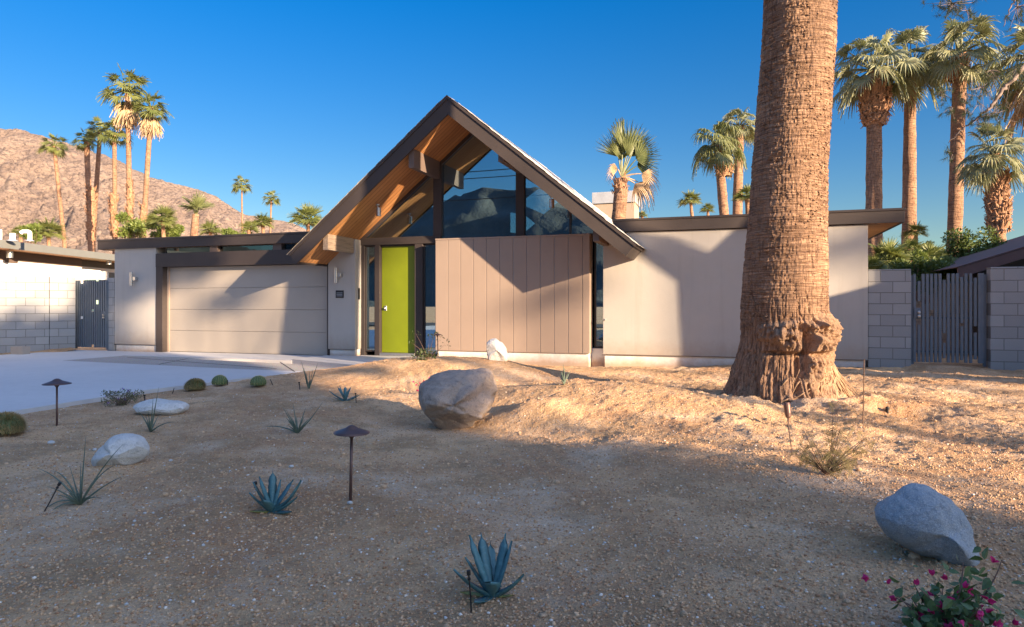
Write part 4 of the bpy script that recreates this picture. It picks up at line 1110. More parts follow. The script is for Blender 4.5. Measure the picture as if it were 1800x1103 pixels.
# bushes over the right wall
def onground(x, D): p = atD(x, 538, D); p[2] = 0; return p
def bush(x0, x1, ytop, ybot, D, nl, ls, lab, cat, mt, seed, name='leafy_bush', group=None, n=16, tall=.3, hang=None):
    c = atD((x0 + x1) / 2, 538, D); rx = (x1 - x0) / 2 / FOC * D; zt = atD(x0, ytop, D)[2]; zb = atD(x0, ybot, D)[2]
    cr = min(rx, (zt - zb) / 2) * .45
    return leafy(name, (c[0], c[1], 0), zt, clumps(rx - cr * .6, min(rx, 1.6) * .7, zb + cr * .5, zt - cr * .6, n, cr, seed), nl, ls, lab, cat, mt, group, .05, seed, tall)
bush(1560, 1678, 446, 520, 16.5, 9000, .07, 'dense dark green bush spilling over the wall by the right gate', 'bush', 'foliage', 3, n=26)
bush(1540, 1640, 440, 500, 18.5, 6000, .08, 'bright green shrub behind the dense bush near the roof corner', 'bush', 'foliagelt', 4)
bush(1668, 1765, 398, 505, 19.5, 9000, .10, 'glossy leaved tree between the tall palm and the scaled trunk palm', 'tree', 'foliage', 5, 'leafy_tree', n=30)
bush(1782, 1840, 414, 500, 24, 4500, .10, 'thin leafed tree at the right edge above the maroon roof', 'tree', 'foliage', 6, 'leafy_tree', n=14)
bush(1612, 1655, 412, 500, 26, 3000, .10, 'dark leafy tree top between two palm trunks', 'tree', 'foliagedk', 7, 'leafy_tree', n=10)
for (x, y, r_, l, d, rz_) in ((1560, 455, 44, 'fan palm clump with pale stiff fronds beside the roof corner', 18, .4), (1600, 442, 30, 'fan palm tuft right of the roof corner behind the bush', 20, 2.0), (1632, 455, 36, 'fan palm clump with yellowish fronds above the dense bush', 19, 3.3), (1668, 470, 28, 'fan palm clump leaning right at the tall palm foot', 18, 4.6), (1610, 408, 22, 'spiky palm top showing between the palm trunks', 30, 1.1), (1536, 470, 26, 'fan palm fronds tight against the white wall corner', 16.5, 5.2)):
    fan_palm(x, y, x, y + 60, d, r_, 7, l, 'low', rz=rz_, group='low fan palms over the right wall')
# greenery under the mountain, left
for (x0, x1, yt, yb, D, l, s_) in ((200, 262, 372, 420, 52, 'feathery green tree behind the tall palm trunks', 11), (255, 320, 392, 420, 50, 'yellow green shrub under the low fan palm', 12), (40, 75, 395, 425, 50, 'olive shrub behind the elbow vent pipe', 14), (380, 450, 400, 420, 70, 'dull green shrub behind the garage roof edge', 15)):
    bush(x0, x1, yt, yb, D, 2600, .22, l, 'tree' if s_ == 11 else 'bush', 'foliagelt', s_, 'background_shrub', 'shrubs at the mountain foot', n=12)
# ------------------------------------------------------------------ rocks
def icos(n):
    bm = bmesh.new(); bmesh.ops.create_icosphere(bm, subdivisions=n, radius=1.0)
    V = np.array([v.co[:] for v in bm.verts]); F = [tuple(v.index for v in f.verts) for f in bm.faces]; bm.free(); return V, F
ICO = {n: icos(n) for n in (1, 2, 6)}
def boulder(x0, x1, y0, y1, mt, label, seed, depth=.9, facets=14, sink=.12, rough=.05, outline=None, cut=.90):
    """outline: silhouette in the upright plane facing the street; the stone gets its own depth behind it"""
    g, k = gp((x0 + x1) / 2, y1)
    w_ = (x1 - x0) * k; h_ = (y1 - y0) * k
    V, F = ICO[6]; V = V.copy(); rg = np.random.default_rng(seed)
    for i in range(facets):
        n_ = rg.normal(size=3); n_ /= np.linalg.norm(n_); c = rg.uniform(cut - .12, cut + .05); d = V @ n_ - c
        V -= np.outer(np.clip(d, 0, None) * .85, n_)
    V += V * (rough * 1.3 * fbm(V[:, 0] * 1.5, V[:, 1] * 1.5, V[:, 2] * 1.5, 3, seed) + rough * .5 * fbm(V[:, 0] * 6, V[:, 1] * 6, V[:, 2] * 6, 4, seed + 5))[:, None]
    V -= (V.max(0) + V.min(0)) / 2; V /= (V.max(0) - V.min(0)) / 2
    cx_, cy_ = (x0 + x1) / 2, (y0 + y1) / 2
    if outline is not None:
        O = np.array(outline, float); ax_ = np.arctan2(-(O[:, 1] - cy_) / (y1 - y0), (O[:, 0] - cx_) / (x1 - x0)); ar = np.hypot((O[:, 0] - cx_) / (x1 - x0) * 2, (O[:, 1] - cy_) / (y1 - y0) * 2)
        o_ = np.argsort(ax_); ax_, ar = ax_[o_], ar[o_]; ax_ = np.concatenate([ax_ - 2 * np.pi, ax_, ax_ + 2 * np.pi]); ar = np.tile(ar, 3)
        A = np.arctan2(V[:, 2], V[:, 0]); rs_ = np.interp(A, ax_, ar)
        # silhouette the faceted stone has now, per direction
        bins = np.linspace(-np.pi, np.pi, 73); cur = np.array([np.hypot(V[:, 0], V[:, 2])[(A >= bins[i]) & (A < bins[i + 1])].max() for i in range(72)])
        cur = np.convolve(np.tile(cur, 3), np.ones(5) / 5, 'same')[72:144]; cb = (bins[:-1] + bins[1:]) / 2; cu = np.interp(A, np.concatenate([cb - 2 * np.pi, cb, cb + 2 * np.pi]), np.tile(cur, 3))
        f = (rs_ / cu)[:, None]; V = np.stack([V[:, 0] * f[:, 0], V[:, 1] * (.5 + .5 * f[:, 0]), V[:, 2] * f[:, 0]], -1)
    zb = -h_ / 2 * 1.0
    V = V * np.array([w_ / 2, w_ / 2 * depth, h_ / 2])
    V[:, 2] -= np.clip(-(V[:, 2] / (h_ / 2)) - .6, 0, None) * h_ * sink * 2
    rot = np.array([[RT[0], RT[1], 0], [FW[0], FW[1], 0], [0, 0, 1]]); V = V @ rot
    ctr = g + FW * (w_ / 2 * depth * .55); ctr[2] = g[2] + h_ / 2
    # keep the picture size although the centre sits behind the contact point
    q_ = np.dot(ctr - C0, FW) / (k * FOC); V = V * q_; ctr = C0 + (g + np.array([0, 0, h_ / 2]) - C0) * q_
    b = MB(); b.add(V + ctr, F); o = b.build('boulder', M[mt], None, smooth=True, at=(ctr[0], ctr[1], g[2]), recalc=False)
    return tag(o, label, 'rock')
def px(ox, oy, sc_, pts): return [(ox + a / sc_, oy + b_ / sc_) for a, b_ in pts]
boulder(733, 872, 650, 759, 'rockbig', 'large brown angular boulder in the middle of the yard', 21, .95, 22, .08, .06, px(700, 560, 3.6775, [(122, 480), (135, 430), (190, 390), (240, 360), (300, 345), (360, 332), (440, 338), (480, 332), (560, 335), (610, 360), (625, 400), (632, 480), (600, 580), (520, 640), (460, 690), (390, 720), (330, 732), (290, 720), (210, 670), (160, 600), (130, 550)]), .80)
boulder(855, 892, 595, 634.5, 'rockwhite', 'small upright pale rock on the mound in front of the taupe panels', 5, .8, 14, .15, .03, px(750, 380, 3.6775, [(387, 850), (390, 820), (410, 800), (440, 790), (470, 810), (505, 840), (520, 880), (523, 925), (480, 935), (400, 930), (390, 880)]))
boulder(235, 328, 701, 731, 'rockwhite', 'flat low pale rock near the driveway edge', 9, .6, 12, .2, .04, px(0, 600, 3.4476, [(810, 400), (850, 370), (940, 350), (1000, 360), (1080, 368), (1125, 385), (1130, 410), (1100, 435), (1000, 448), (900, 445), (830, 432)]))
boulder(168, 260, 763, 819, 'rockwhite', 'smooth whitish rock behind the spiky plant at left', 12, .8, 8, .1, .025, px(0, 600, 3.4476, [(580, 715), (600, 680), (650, 620), (700, 570), (760, 562), (820, 575), (870, 615), (893, 660), (880, 700), (820, 738), (740, 750), (650, 757), (600, 754)]))
boulder(1541, 1701, 849, 991, 'rockblue', 'blue grey granite boulder at lower right beside the flowering shrub', 37, .9, 6, .0, .035, px(1400, 780, 3.415, [(485, 430), (530, 360), (600, 300), (650, 255), (700, 240), (760, 245), (850, 290), (930, 350), (990, 430), (1025, 500), (1020, 600), (1000, 680), (960, 720), (880, 705), (780, 660), (620, 600), (540, 545), (500, 490)]))
for i, (x, y, w_, lab, mt) in enumerate(((1607, 985, 20, 'fist sized brown stone below the blue grey boulder', 'pebble'), (615, 887, 10, 'small pale stone at the foot of the near path light', 'rockwhite'), (674, 860, 13, 'small tan stone right of the near path light', 'pebble'),
        (648, 820, 11, 'small buff stone up and right of the near path light pole', 'pebble'), (512, 823, 9, 'flat whitish pebble between agave and near path light', 'rockwhite'), (575, 876, 9, 'tan stone left of the near path light foot', 'pebble'), (1510, 828, 10, 'brown clod among the feathery shrub shade', 'pebble'),
        (585, 905, 9, 'grey tan stone in front of the near path light', 'pebble'), (166, 793, 8, 'pale pebble left of the smooth whitish rock', 'rockwhite'), (300, 812, 7, 'pale pebble right of the smooth whitish rock', 'rockwhite'), (290, 873, 12, 'sandy stone right of the spiky plant', 'pebble'), (90, 782, 12, 'flat stone under the dark path light on the left', 'rockwhite'))):
    o = boulder(x - w_ / 2, x + w_ / 2, y - w_ * .6, y, mt, lab, 50 + i, .8, 8, .2)
    o['category'] = 'stone'
# gravel scattered over the soil (uncountable)
rg = np.random.default_rng(3); V0, F0 = ICO[1]; F0 = np.array(F0)
def gravel(name, N, smin, smax, mt, ymax, seed, yexp=1.7):
    rg = np.random.default_rng(seed)
    yy = 2.2 + (ymax - 2.2) * rg.random(N) ** yexp; u = rg.uniform(-930, 930, N)
    X = FW[0] * yy + RT[0] * u / FOC * yy; Y = FW[1] * yy + RT[1] * u / FOC * yy
    keep = (X > edgeX(Y) + .08) & (Y < 13.3) & ~((X < -6.1) & (Y > 11.2)) & (np.hypot(X - .65, Y - 9.2) > .75)
    X, Y = X[keep], Y[keep]; n = len(X)
    s = smin + (smax - smin) * rg.random(n) ** 3.0
    sc3 = s[:, None] * rg.uniform(.6, 1.25, (n, 3)) * np.array([1, 1, .75])
    a = rg.uniform(0, 6.28, n); ca, sa = np.cos(a), np.sin(a)
    jit = 1 + rg.uniform(-.22, .22, (n, len(V0)))
    P = V0[None] * jit[:, :, None] * sc3[:, None]
    Px = P[..., 0] * ca[:, None] - P[..., 1] * sa[:, None] + X[:, None]; Py = P[..., 0] * sa[:, None] + P[..., 1] * ca[:, None] + Y[:, None]
    Pz = P[..., 2] + (H(X, Y) + s * .25)[:, None]
    V = np.stack([Px, Py, Pz], -1).reshape(-1, 3); F = (F0[None] + (np.arange(n) * len(V0))[:, None, None]).reshape(-1, 3).astype(np.int32)
    me = bpy.data.meshes.new(name); nf = len(F)
    me.vertices.add(len(V)); me.vertices.foreach_set('co', V.astype(np.float32).ravel()); me.loops.add(nf * 3); me.loops.foreach_set('vertex_index', F.ravel())
    me.polygons.add(nf); me.polygons.foreach_set('loop_start', np.arange(0, nf * 3, 3, dtype=np.int32)); me.polygons.foreach_set('loop_total', np.full(nf, 3, np.int32)); me.update(calc_edges=True)
    me.materials.append(M[mt]); o = bpy.data.objects.new(name, me); sc.collection.objects.link(o); return o
tag(gravel('gravel', 130000, .002, .0095, 'grit', 12.5, 3, 1.35), 'fine tan gravel and clods over the bare soil', 'gravel', kind='stuff')
tag(gravel('gravel', 1500, .003, .010, 'rockwhite', 9, 4), 'scattered pale grit among the tan gravel', 'gravel', kind='stuff')

tag(gravel('gravel', 1400, .006, .020, 'pebble', 11, 9, 1.5), 'loose coarser stones strewn thinly over the soil', 'gravel', kind='stuff')

# ------------------------------------------------------------------ path lights
def path_light(x, y, ytop, wpx, label, tilt=0.0):
    g, k = gp(x, y); h = (y - ytop) * k; rr = wpx * k / 2
    t = thing('path_light', (g[0], g[1], g[2]), label, 'path light', 'mushroom path lights')
    ph = h - rr * .42
    b = MB(); b.tube([(g[0], g[1], g[2] - .1), (g[0], g[1], g[2] + ph)], .0085 * h / .42, 14); b.build('stem', M['copperlight'], t, smooth=True)
    b = MB(); b.lathe([(.0085 * h / .42, -.035), (.022 * h / .42, -.012), (.022 * h / .42, .012), (0, .012)], (g[0], g[1], g[2] + ph - .0), 20); b.build('collar', M['copperlight'], t, smooth=True)
    z0 = g[2] + ph
    pr = [(rr * 1.0, .0), (rr * .99, .003), (rr * .80, rr * .10), (rr * .55, rr * .19), (rr * .36, rr * .26), (rr * .25, rr * .34), (rr * .13, rr * .41), (0, rr * .43)]
    b = MB(); b.lathe(pr, (g[0], g[1], z0), 48); b.lathe([(p[0] * .985, p[1] - .003) for p in pr], (g[0], g[1], z0), 48); b.build('shade', M['copperlight'], t, smooth=True, recalc=False)
    t.rotation_euler = (0, tilt, 0); return t
path_light(616, 881, 748, 63, 'purplish bronze path light in the centre left foreground, the largest one', .02)
path_light(100, 749, 666, 45, 'dark path light at left standing before the driveway')
path_light(770, 628, 586, 16, 'small far path light on the mound by the right side of the front door', -.03)

# ------------------------------------------------------------------ agaves
def agave(x, y, leaves, mt, label, k_=None, width=.085, seed=1, old=()):
    g, k = gp(x, y); t = thing('agave', (g[0], g[1], g[2]), label, 'agave', 'blue agaves'); rng = random.Random(seed)
    def leafm(dx, dy, dd, w_, curl, m):
        w_ = w_ * .78
        # dx,dy tip offset in photo px, dd lean toward the viewer (m)
        tip = g + RT * dx * k + np.array([0, 0, -dy * k]) - FW * dd
        L = np.linalg.norm(tip - g); ax = unit(tip - g)
        out = unit(RT * dx * k - FW * dd + RT * 1e-4) ; side = unit(np.cross(ax, out) + 1e-6); nrm = unit(np.cross(side, ax))
        if nrm[2] < 0 and abs(ax[2]) < .9: nrm = -nrm
        vs = []; fs = []; ns = 12
        for i in range(ns + 1):
            s_ = i / ns; wd = w_ * L * (.55 + .9 * s_ - 1.75 * max(0, s_ - .42) ** 1.35) * (1 if s_ < 1 else 0); wd = max(wd, .0)
            if s_ > .9: wd = w_ * L * (1 - s_) * 1.4
            bend = nrm * (-curl * L * (math.sin(s_ * math.pi))) + np.array([0, 0, 1]) * 0
            c = g + ax * L * s_ + bend; cup = w_ * L * .42 * (1 - s_ * .5); sp = (.004 if i % 2 else 0) * (1 if .1 < s_ < .9 else 0)
            th = .006 * (1 - s_) + .0015
            vs += [c - side * (wd + sp) + nrm * cup, c - side * wd * .5 + nrm * cup * .25, c - nrm * 0, c + side * wd * .5 + nrm * cup * .25, c + side * (wd + sp) + nrm * cup,
                   c + side * wd * .5 + nrm * (cup * .25 - th), c - nrm * th * 1.6, c - side * wd * .5 + nrm * (cup * .25 - th)]
        for i in range(ns):
            for q_ in range(8):
                a = i * 8 + q_; b_ = i * 8 + (q_ + 1) % 8; fs.append((a, b_, b_ + 8, a + 8))
        MB().add(vs, fs).build('leaf', M[m], t, smooth=True)
    for L_ in leaves: leafm(*L_, mt)
    for L_ in old: leafm(*L_, 'agavey')
    return t
agave(866, 1050, [(-66, -60, .08, .17, .05), (-48, -72, .02, .15, .02), (-41, -104, -.03, .15, .01), (-22, -102, -.08, .13, .0), (22, -104, -.05, .14, .0), (33, -98, .0, .14, -.02), (55, -50, .07, .19, .06), (-2, -46, .13, .30, -.03), (-30, -12, .12, .2, .05), (-6, -80, -.12, .12, 0)], 'agave', 'blue agave in the foreground centre, lowest in the picture, with a drip stake', seed=1, old=((-52, 2, .05, .13, .02), (-58, -4, -.02, .13, .02), (36, -6, .02, .11, .02)))
agave(478, 900, [(-22, -62, .0, .15, .02), (-4, -70, -.05, .13, .0), (-30, -54, .03, .15, .03), (-33, -38, .06, .16, .03), (12, -54, -.03, .14, .0), (52, -55, .0, .17, .10), (50, -30, .05, .15, .06), (44, -8, .09, .16, .04), (-2, -30, .12, .3, 0), (30, -50, -.08, .15, .03), (6, 6, .10, .25, 0)], 'agave', 'blue agave at left centre of the foreground beside the near path light', seed=2, old=((-32, -6, .06, .14, .02),))
agave(607, 705, [(-28, -18, .02, .12, .05), (-20, -8, .06, .12, .04), (-10, -27, .0, .13, 0), (-2, -26, -.05, .13, 0), (5, -20, .02, .13, .0), (28, -12, .02, .12, .05), (20, -10, -.06, .12, .04), (-16, -24, -.06, .12, 0), (8, -24, -.07, .12, 0), (0, -14, .10, .2, 0)], 'agave', 'small grey green agave in the mound shadow left of the large boulder', seed=3)

# ------------------------------------------------------------------ thin bladed plants
def arcs(b, g, k, tips, r0=.006, droop=.0, n=9):
    for (dx, dy, dd, bow) in tips:
        tip = g + RT * dx * k + np.array([0, 0, -dy * k]) - FW * dd
        m_ = (g + tip) / 2 + np.array([0, 0, 1]) * bow * k; pts = []
        for i in range(n):
            t_ = i / (n - 1); pts.append((1 - t_) ** 2 * g + 2 * t_ * (1 - t_) * m_ + t_ * t_ * tip)
        b.tube(pts, [r0 * (1.0 - .88 * (i / (n - 1)) ** 1.3) for i in range(n)], 5)
def bladed(x, y, tips, label, r0=.007, mt='yucca', cat='yucca', seed=0, extra=0, spread=(20, 30)):
    g, k = gp(x, y); t = thing('grassy_yucca', g, label, cat, 'thin bladed yuccas'); b = MB(); rng = random.Random(seed)
    tp = list(tips)
    for i in range(extra): tp.append((rng.uniform(-spread[0], spread[0]), -rng.uniform(.3, 1) * spread[1], rng.uniform(-.12, .12), rng.uniform(0, 8)))
    arcs(b, g, k, tp, r0)
    f = b
    for (dx, dy, dd, bow) in tp[::2]:       # curling pale threads
        tip = g + RT * dx * k * .8 + np.array([0, 0, -dy * k * .8]) - FW * dd; e = tip + RT * rng.uniform(-.08, .08) + np.array([0, 0, rng.uniform(-.03, .05)]); f.tube([tip, (tip + e) / 2 + np.array([0, 0, .02]), e], .0008, 3)
    b.build('blades', M[mt], t, smooth=True, recalc=False); return t
bladed(141, 888, [(-76, -64, .0, 22), (-60, -56, -.05, 30), (-62, 22, .1, 40), (-58, 12, -.05, 10), (10, -120, .0, 0), (72, -105, -.02, 16), (64, -70, .0, 26), (80, -52, .02, 10), (45, -14, .04, 14), (-8, -70, -.05, 0), (-30, -64, -.06, 6), (-48, -36, .05, 8), (-50, 30, .14, 36), (18, -26, .08, 6), (-4, -30, .1, 4)], 'spiky pale green plant at lower left in front of the whitish rock', .0065, seed=4, extra=12, spread=(26, 44))
bladed(265, 760, [(-24, -38, .0, 10), (-8, -22, .03, 6), (4, -58, .0, 0), (12, -78, -.02, -2), (45, -18, .02, 10), (-14, -30, -.04, 4), (-2, -40, .03, 2)], 'sparse dark bladed plant in front of the flat pale rock', .008, seed=5, extra=3, spread=(10, 30))
bladed(523, 762, [(-62, -10, .0, 12), (-26, -46, .0, 0), (-16, -40, .05, 4), (-10, -50, -.04, 0), (44, -54, .0, -6), (20, -24, .04, 0), (-22, -32, -.05, 2), (12, -44, -.05, 2)], 'low spreading bladed plant at centre left between path light and mound', .0085, seed=6, extra=10, spread=(20, 34))
bladed(543, 684, [(-14, -50, .0, 0), (-8, -38, .03, 0), (16, -46, .0, 0), (6, -34, -.03, 0), (12, -30, .03, 0), (-4, -30, .04, 0)], 'upright thin bladed plant near the end of the driveway band', .010, seed=7, extra=4, spread=(12, 34))
bladed(991, 676, [(-1, -36, .0, 0), (1, -30, .02, 0), (7, -20, .0, 0), (-3, -22, .02, 0), (12, -24, -.02, 0), (0, -12, .04, 0)], 'small green bladed plant in the long trunk shadow on the mound', .011, seed=8, extra=5, spread=(7, 22))

# ------------------------------------------------------------------ cacti
def cactus(x, y, wpx, hpx, label, spm='spine', fuzzy=False, seed=1):
    g, k = gp(x, y); rr = wpx * k / 2; hh = hpx * k
    t = thing('barrel_cactus', g, label, 'cactus', 'round cacti by the driveway'); nr_ = 18
    th = np.linspace(0, 2 * np.pi, 145)[:-1]; ph = np.linspace(-.35, math.pi / 2, 26)
    b = MB(); vs = []
    for p in ph:
        for a in th:
            m_ = 1 - .13 * (1 - abs(math.cos(a * nr_ / 2))) * math.cos(p) ** .4 if math.cos(p) > .001 else 1
            vs.append((g[0] + rr * m_ * math.cos(p) * math.cos(a), g[1] + rr * m_ * math.cos(p) * math.sin(a), g[2] + hh * .38 + hh * .62 * math.sin(p)))
    n = len(th); fs = [(i * n + j, i * n + (j + 1) % n, (i + 1) * n + (j + 1) % n, (i + 1) * n + j) for i in range(len(ph) - 1) for j in range(n)]
    b.add(vs, fs); b.build('body', M['cactus'], t, smooth=True, recalc=False)
    s = MB(); rng = random.Random(seed); N = 3800 if fuzzy else 1300
    vs = []; fs = []
    for i in range(N):
        p = math.asin(rng.uniform(-.25, 1)); a = rng.uniform(0, 6.283) if fuzzy else (round(rng.random() * nr_) / nr_ * 2 * math.pi + rng.uniform(-.03, .03))
        d = np.array([math.cos(p) * math.cos(a), math.cos(p) * math.sin(a), math.sin(p)]); c = np.array([g[0], g[1], g[2] + hh * .38]) + d * np.array([rr, rr, hh * .62]) * .98
        e = unit(d + np.array([rng.uniform(-1, 1), rng.uniform(-1, 1), rng.uniform(-1, .6 if not fuzzy else -.1)]) * (.7 if fuzzy else .5)) * rr * rng.uniform(.12, .28 if fuzzy else .2)
        sd = unit(np.cross(e, [.3, .2, 1])) * (.0026 if fuzzy else .0016); j = len(vs); vs += [c - sd, c + sd, c + e]; fs.append((j, j + 1, j + 2))
    s.add(vs, fs); s.build('spines', M[spm], t, recalc=False); return t
cactus(386, 679, 26, 19, 'striped green barrel cactus by the driveway edge, left of the upright thin plant')
cactus(454, 680, 27, 19, 'green barrel cactus nearest the garage side of the planting strip', seed=2)
cactus(343, 687, 33, 20, 'golden topped fuzzy cactus left of two barrel cacti', 'spinebr', True, 3)
cactus(8, 766, 60, 38, 'golden brown fuzzy cactus cut by the left picture edge', 'spinebr', True, 4)

# ------------------------------------------------------------------ small shrubs
def leafbits(b, p, n, ls, rng, spread, up=.3):
    leafcloud(b, [(np.array(p), np.array(spread))], n, ls, np.random.default_rng(rng.randrange(9999)), up)
def lantana():
    g, k = gp(213, 713); t = thing('lantana', g, 'low straggly plant with small purple flowers at the driveway edge', 'shrub'); rng = random.Random(2); b = MB(); st = MB(); fl = MB()
    for i in range(70):
        e = g + RT * rng.uniform(-32, 34) * k + FW * rng.uniform(-.12, .15) + np.array([0, 0, rng.uniform(.02, 24 * k)]); st.tube([g + RT * rng.uniform(-10, 10) * k, (g + e) / 2 + np.array([0, 0, .03]), e], [.002, .0015, .001], 4)
        leafbits(b, e, 16, .022, rng, (.05, .05, .03))
        if i < 16: fl = MB(); leafbits(fl, e + np.array([0, 0, .02]), 14, .012, rng, (.012, .012, .01)); fl.build('flower', M['purple'], t, recalc=False)
    st.build('stems', M['twig'], t, recalc=False); b.build('leaves', M['lantana'], t, recalc=False)
lantana()
def quadleaf(V, F, p, a, s_, L, w_, fold):
    n_ = np.cross(a, s_); i = len(V)
    V += [p, p + a * L * .14 + s_ * w_ * .72 + n_ * fold * .7, p + a * L * .40 + s_ * w_ + n_ * fold, p + a * L * .72 + s_ * w_ * .55 + n_ * fold * .3, p + a * L - n_ * fold * .8,
          p + a * L * .72 - s_ * w_ * .55 + n_ * fold * .3, p + a * L * .40 - s_ * w_ + n_ * fold, p + a * L * .14 - s_ * w_ * .72 + n_ * fold * .7, p + a * L * .45]
    F += [(i + j, i + (j + 1) % 8, i + 8) for j in range(8)]
def bougain(x, y, lab, stems, ls, fls, nleaf, nfl, seed, sc_=1.0, dens=1.0):
    g, k = gp(x, y); t = thing('bougainvillea', g, lab, 'flowering shrub', 'magenta flowering shrubs'); rng = random.Random(seed); st = MB(); LV, LF, BV, BF = [], [], [], []
    def rv(s=1.0): return np.array([rng.gauss(0, s), rng.gauss(0, s), rng.gauss(0, s)])
    for (dx, dy, dd) in stems:
        e = g + RT * dx * k + np.array([0, 0, -dy * k]) - FW * dd; m_ = (g + e) / 2 + rv(.03); pts = [(1 - u) ** 2 * g + 2 * u * (1 - u) * m_ + u * u * e for u in np.linspace(0, 1, 8)]
        st.tube(pts, list(np.linspace(.005, .0015, 8) * sc_), 5)
        for j in range(nleaf):
            u = rng.uniform(.25, 1) ** .7; p = pts[min(7, int(u * 7))] + rv(ls * .9); a = unit(rv() + np.array([0, 0, .1])); s_ = unit(np.cross(a, rv())); L = ls * rng.uniform(.6, 1.2); quadleaf(LV, LF, p, a, s_, L, L * .34, L * .07)
        for j in range(nfl):
            p = pts[min(7, int(rng.uniform(.55, 1) * 7.9))] + rv(ls * .8); ax = unit(rv() + np.array([0, 0, .6]))
            BV, BF = [], []
            for q_ in range(3):
                s_ = unit(np.cross(ax, rv())); a = unit(ax + np.cross(ax, s_) * .6); quadleaf(BV, BF, p, a, s_, fls, fls * .36, -fls * .12)
            MB().add(BV, BF).build('flower', M['magenta'], t)
    st.build('stems', M['twig'], t, recalc=False)
    MB().add(LV, LF).build('leaves', M['bleaf'], t, recalc=False); return t
rs_ = random.Random(4)
stems = [(x_, y_, rs_.uniform(-.12, .2)) for x_, y_ in ((-98, -72), (-85, -55), (-70, -100), (-58, -60), (-44, -88), (-30, -70), (-10, -84), (5, -100), (20, -115), (48, -140), (86, -168), (30, -60), (50, -80), (70, -60), (60, -100), (88, -50), (10, -50), (-20, -40), (-60, -30), (40, -30), (-40, -20), (75, -25), (95, -10), (0, -20), (-75, -15), (20, -75), (35, -90), (60, -40), (-5, -60), (85, -30))]
bougain(1665, 1120, 'green shrub with magenta bracts cut by the lower right picture edge', [(a * .82 + 6, b * .86, c) for a, b, c in stems], .040, .026, 16, 2, 6)
bougain(741, 690, 'tiny magenta flowered shrub peeping out left of the large boulder', [(-5, -2, .1), (8, -22, .05), (16, -26, 0), (-12, -14, .05), (10, -10, .1)], .028, .03, 5, 4, 9)
def feathery():
    g, k = gp(1452, 835); t = thing('feathery_shrub', g, 'feathery yellow green sapling in front of the giant trunk', 'shrub'); rng = random.Random(12); st = MB(); V, F = [], []
    for i in range(30):
        dx = rng.uniform(-66, 96); dy = -rng.uniform(20, 130) * (1 - abs(dx) / 190); dd = rng.uniform(-.2, .22)
        e = g + RT * dx * k + np.array([0, 0, -dy * k]) - FW * dd; m_ = (g + e) / 2 + np.array([rng.gauss(0, .03), rng.gauss(0, .03), .04]); pts = [(1 - u) ** 2 * g + 2 * u * (1 - u) * m_ + u * u * e for u in np.linspace(0, 1, 8)]
        st.tube(pts, list(np.linspace(.0035, .0009, 8)), 4)
        for j in range(5):
            b0 = pts[rng.randrange(2, 8)]; ra = unit(RT * rng.uniform(-1, 1) + np.array([0, 0, rng.uniform(-.8, .5)]) + FW * rng.uniform(-.6, .6)); Lr = rng.uniform(.06, .12); sd = unit(np.cross(ra, FW) + 1e-3)
            st.tube([b0, b0 + ra * Lr * .5, b0 + ra * Lr + np.array([0, 0, -.012])], [.0009, .0008, .0005], 3)
            for q_ in range(11):
                p = b0 + ra * Lr * (q_ + 1) / 11.5
                for sg in (-1, 1):
                    a = unit(sd * sg + ra * .5 + np.array([rng.gauss(0, .12)] * 3)); n_ = unit(np.cross(a, ra) + 1e-4) ; L = .014; i_ = len(V)
                    w2 = unit(np.cross(a, n_)) * .0022; V += [p, p + a * L * .5 + w2, p + a * L, p + a * L * .5 - w2]; F += [(i_, i_ + 1, i_ + 2, i_ + 3)]
    st.build('stems', M['twig'], t, recalc=False); MB().add(V, F).build('leaves', M['feather'], t, recalc=False)
feathery()
def drybush():
    g, k = gp(752, 632); t = thing('dry_bush', g, 'dark wispy bush beside the far path light at the door', 'shrub'); rng = random.Random(3); st = MB(); b = MB()
    for (dx, dy) in ((-20, -6), (-14, -12), (-8, -10), (0, -14), (8, -10), (12, -46), (22, -36), (30, -26), (-28, -30), (-22, -45), (4, -40), (-6, -3), (5, -4), (-12, 2)):
        e = g + RT * dx * k + np.array([0, 0, -dy * k]) + FW * rng.uniform(-.1, .1); st.tube([g, (g + e) / 2 + np.array([rng.gauss(0, .02), 0, .03]), e], [.005, .003, .001], 4)
        leafbits(b, e, 26 if dy > -20 else 7, .05, rng, (.09, .09, .05))
    st.build('stems', M['twig'], t, recalc=False); b.build('leaves', M['foliagedk'], t, recalc=False)
drybush()
# stakes, sticks, sprinkler
def stick(name, x0, y0, x1, y1, r, mt, label, cat, knob=False, lean=0.0, group=None):
    g, k = gp(x0, y0); e = g + RT * (x1 - x0) * k + np.array([0, 0, (y0 - y1) * k]) - FW * lean; d = unit(e - g)
    b = MB(); b.tube([g - d * .03, g * .6 + e * .4 + RT * .002, e], [r, r * .95, r * .85], 8); b_ = b
    if knob: b.tube([e, e + d * .018], [r * 2.3, r * 2.3], 10); b.tube([e - d * .02, e - d * .012], [r * 1.9, r * 1.9], 10)
    o = b.build(name, M[mt], None, smooth=False, at=g); return tag(o, label, cat, group)
sg = 'black drip stakes in the soil'
stick('drip_stake', 828, 1078, 824, 1012, .0035, 'dark', 'black drip stake left of the foreground centre agave', 'stake', True, group=sg)
stick('drip_stake', 78, 900, 103, 854, .004, 'dark', 'leaning black stake through the spiky plant at lower left', 'stake', True, group=sg)
stick('drip_stake', 254, 708, 254, 697, .006, 'dark', 'short black stake just left of the flat pale rock top', 'stake', True, group=sg)
stick('drip_stake', 303, 692, 306, 683, .006, 'dark', 'tiny leaning black stake behind the flat rock near the drive', 'stake', group=sg)
stick('drip_stake', 400, 677, 400, 668, .006, 'dark', 'tiny black stake right of the striped barrel cactus', 'stake', group=sg)
stick('drip_stake', 479, 677, 475, 667, .006, 'dark', 'tiny black stake right of the second barrel cactus', 'stake', group=sg)
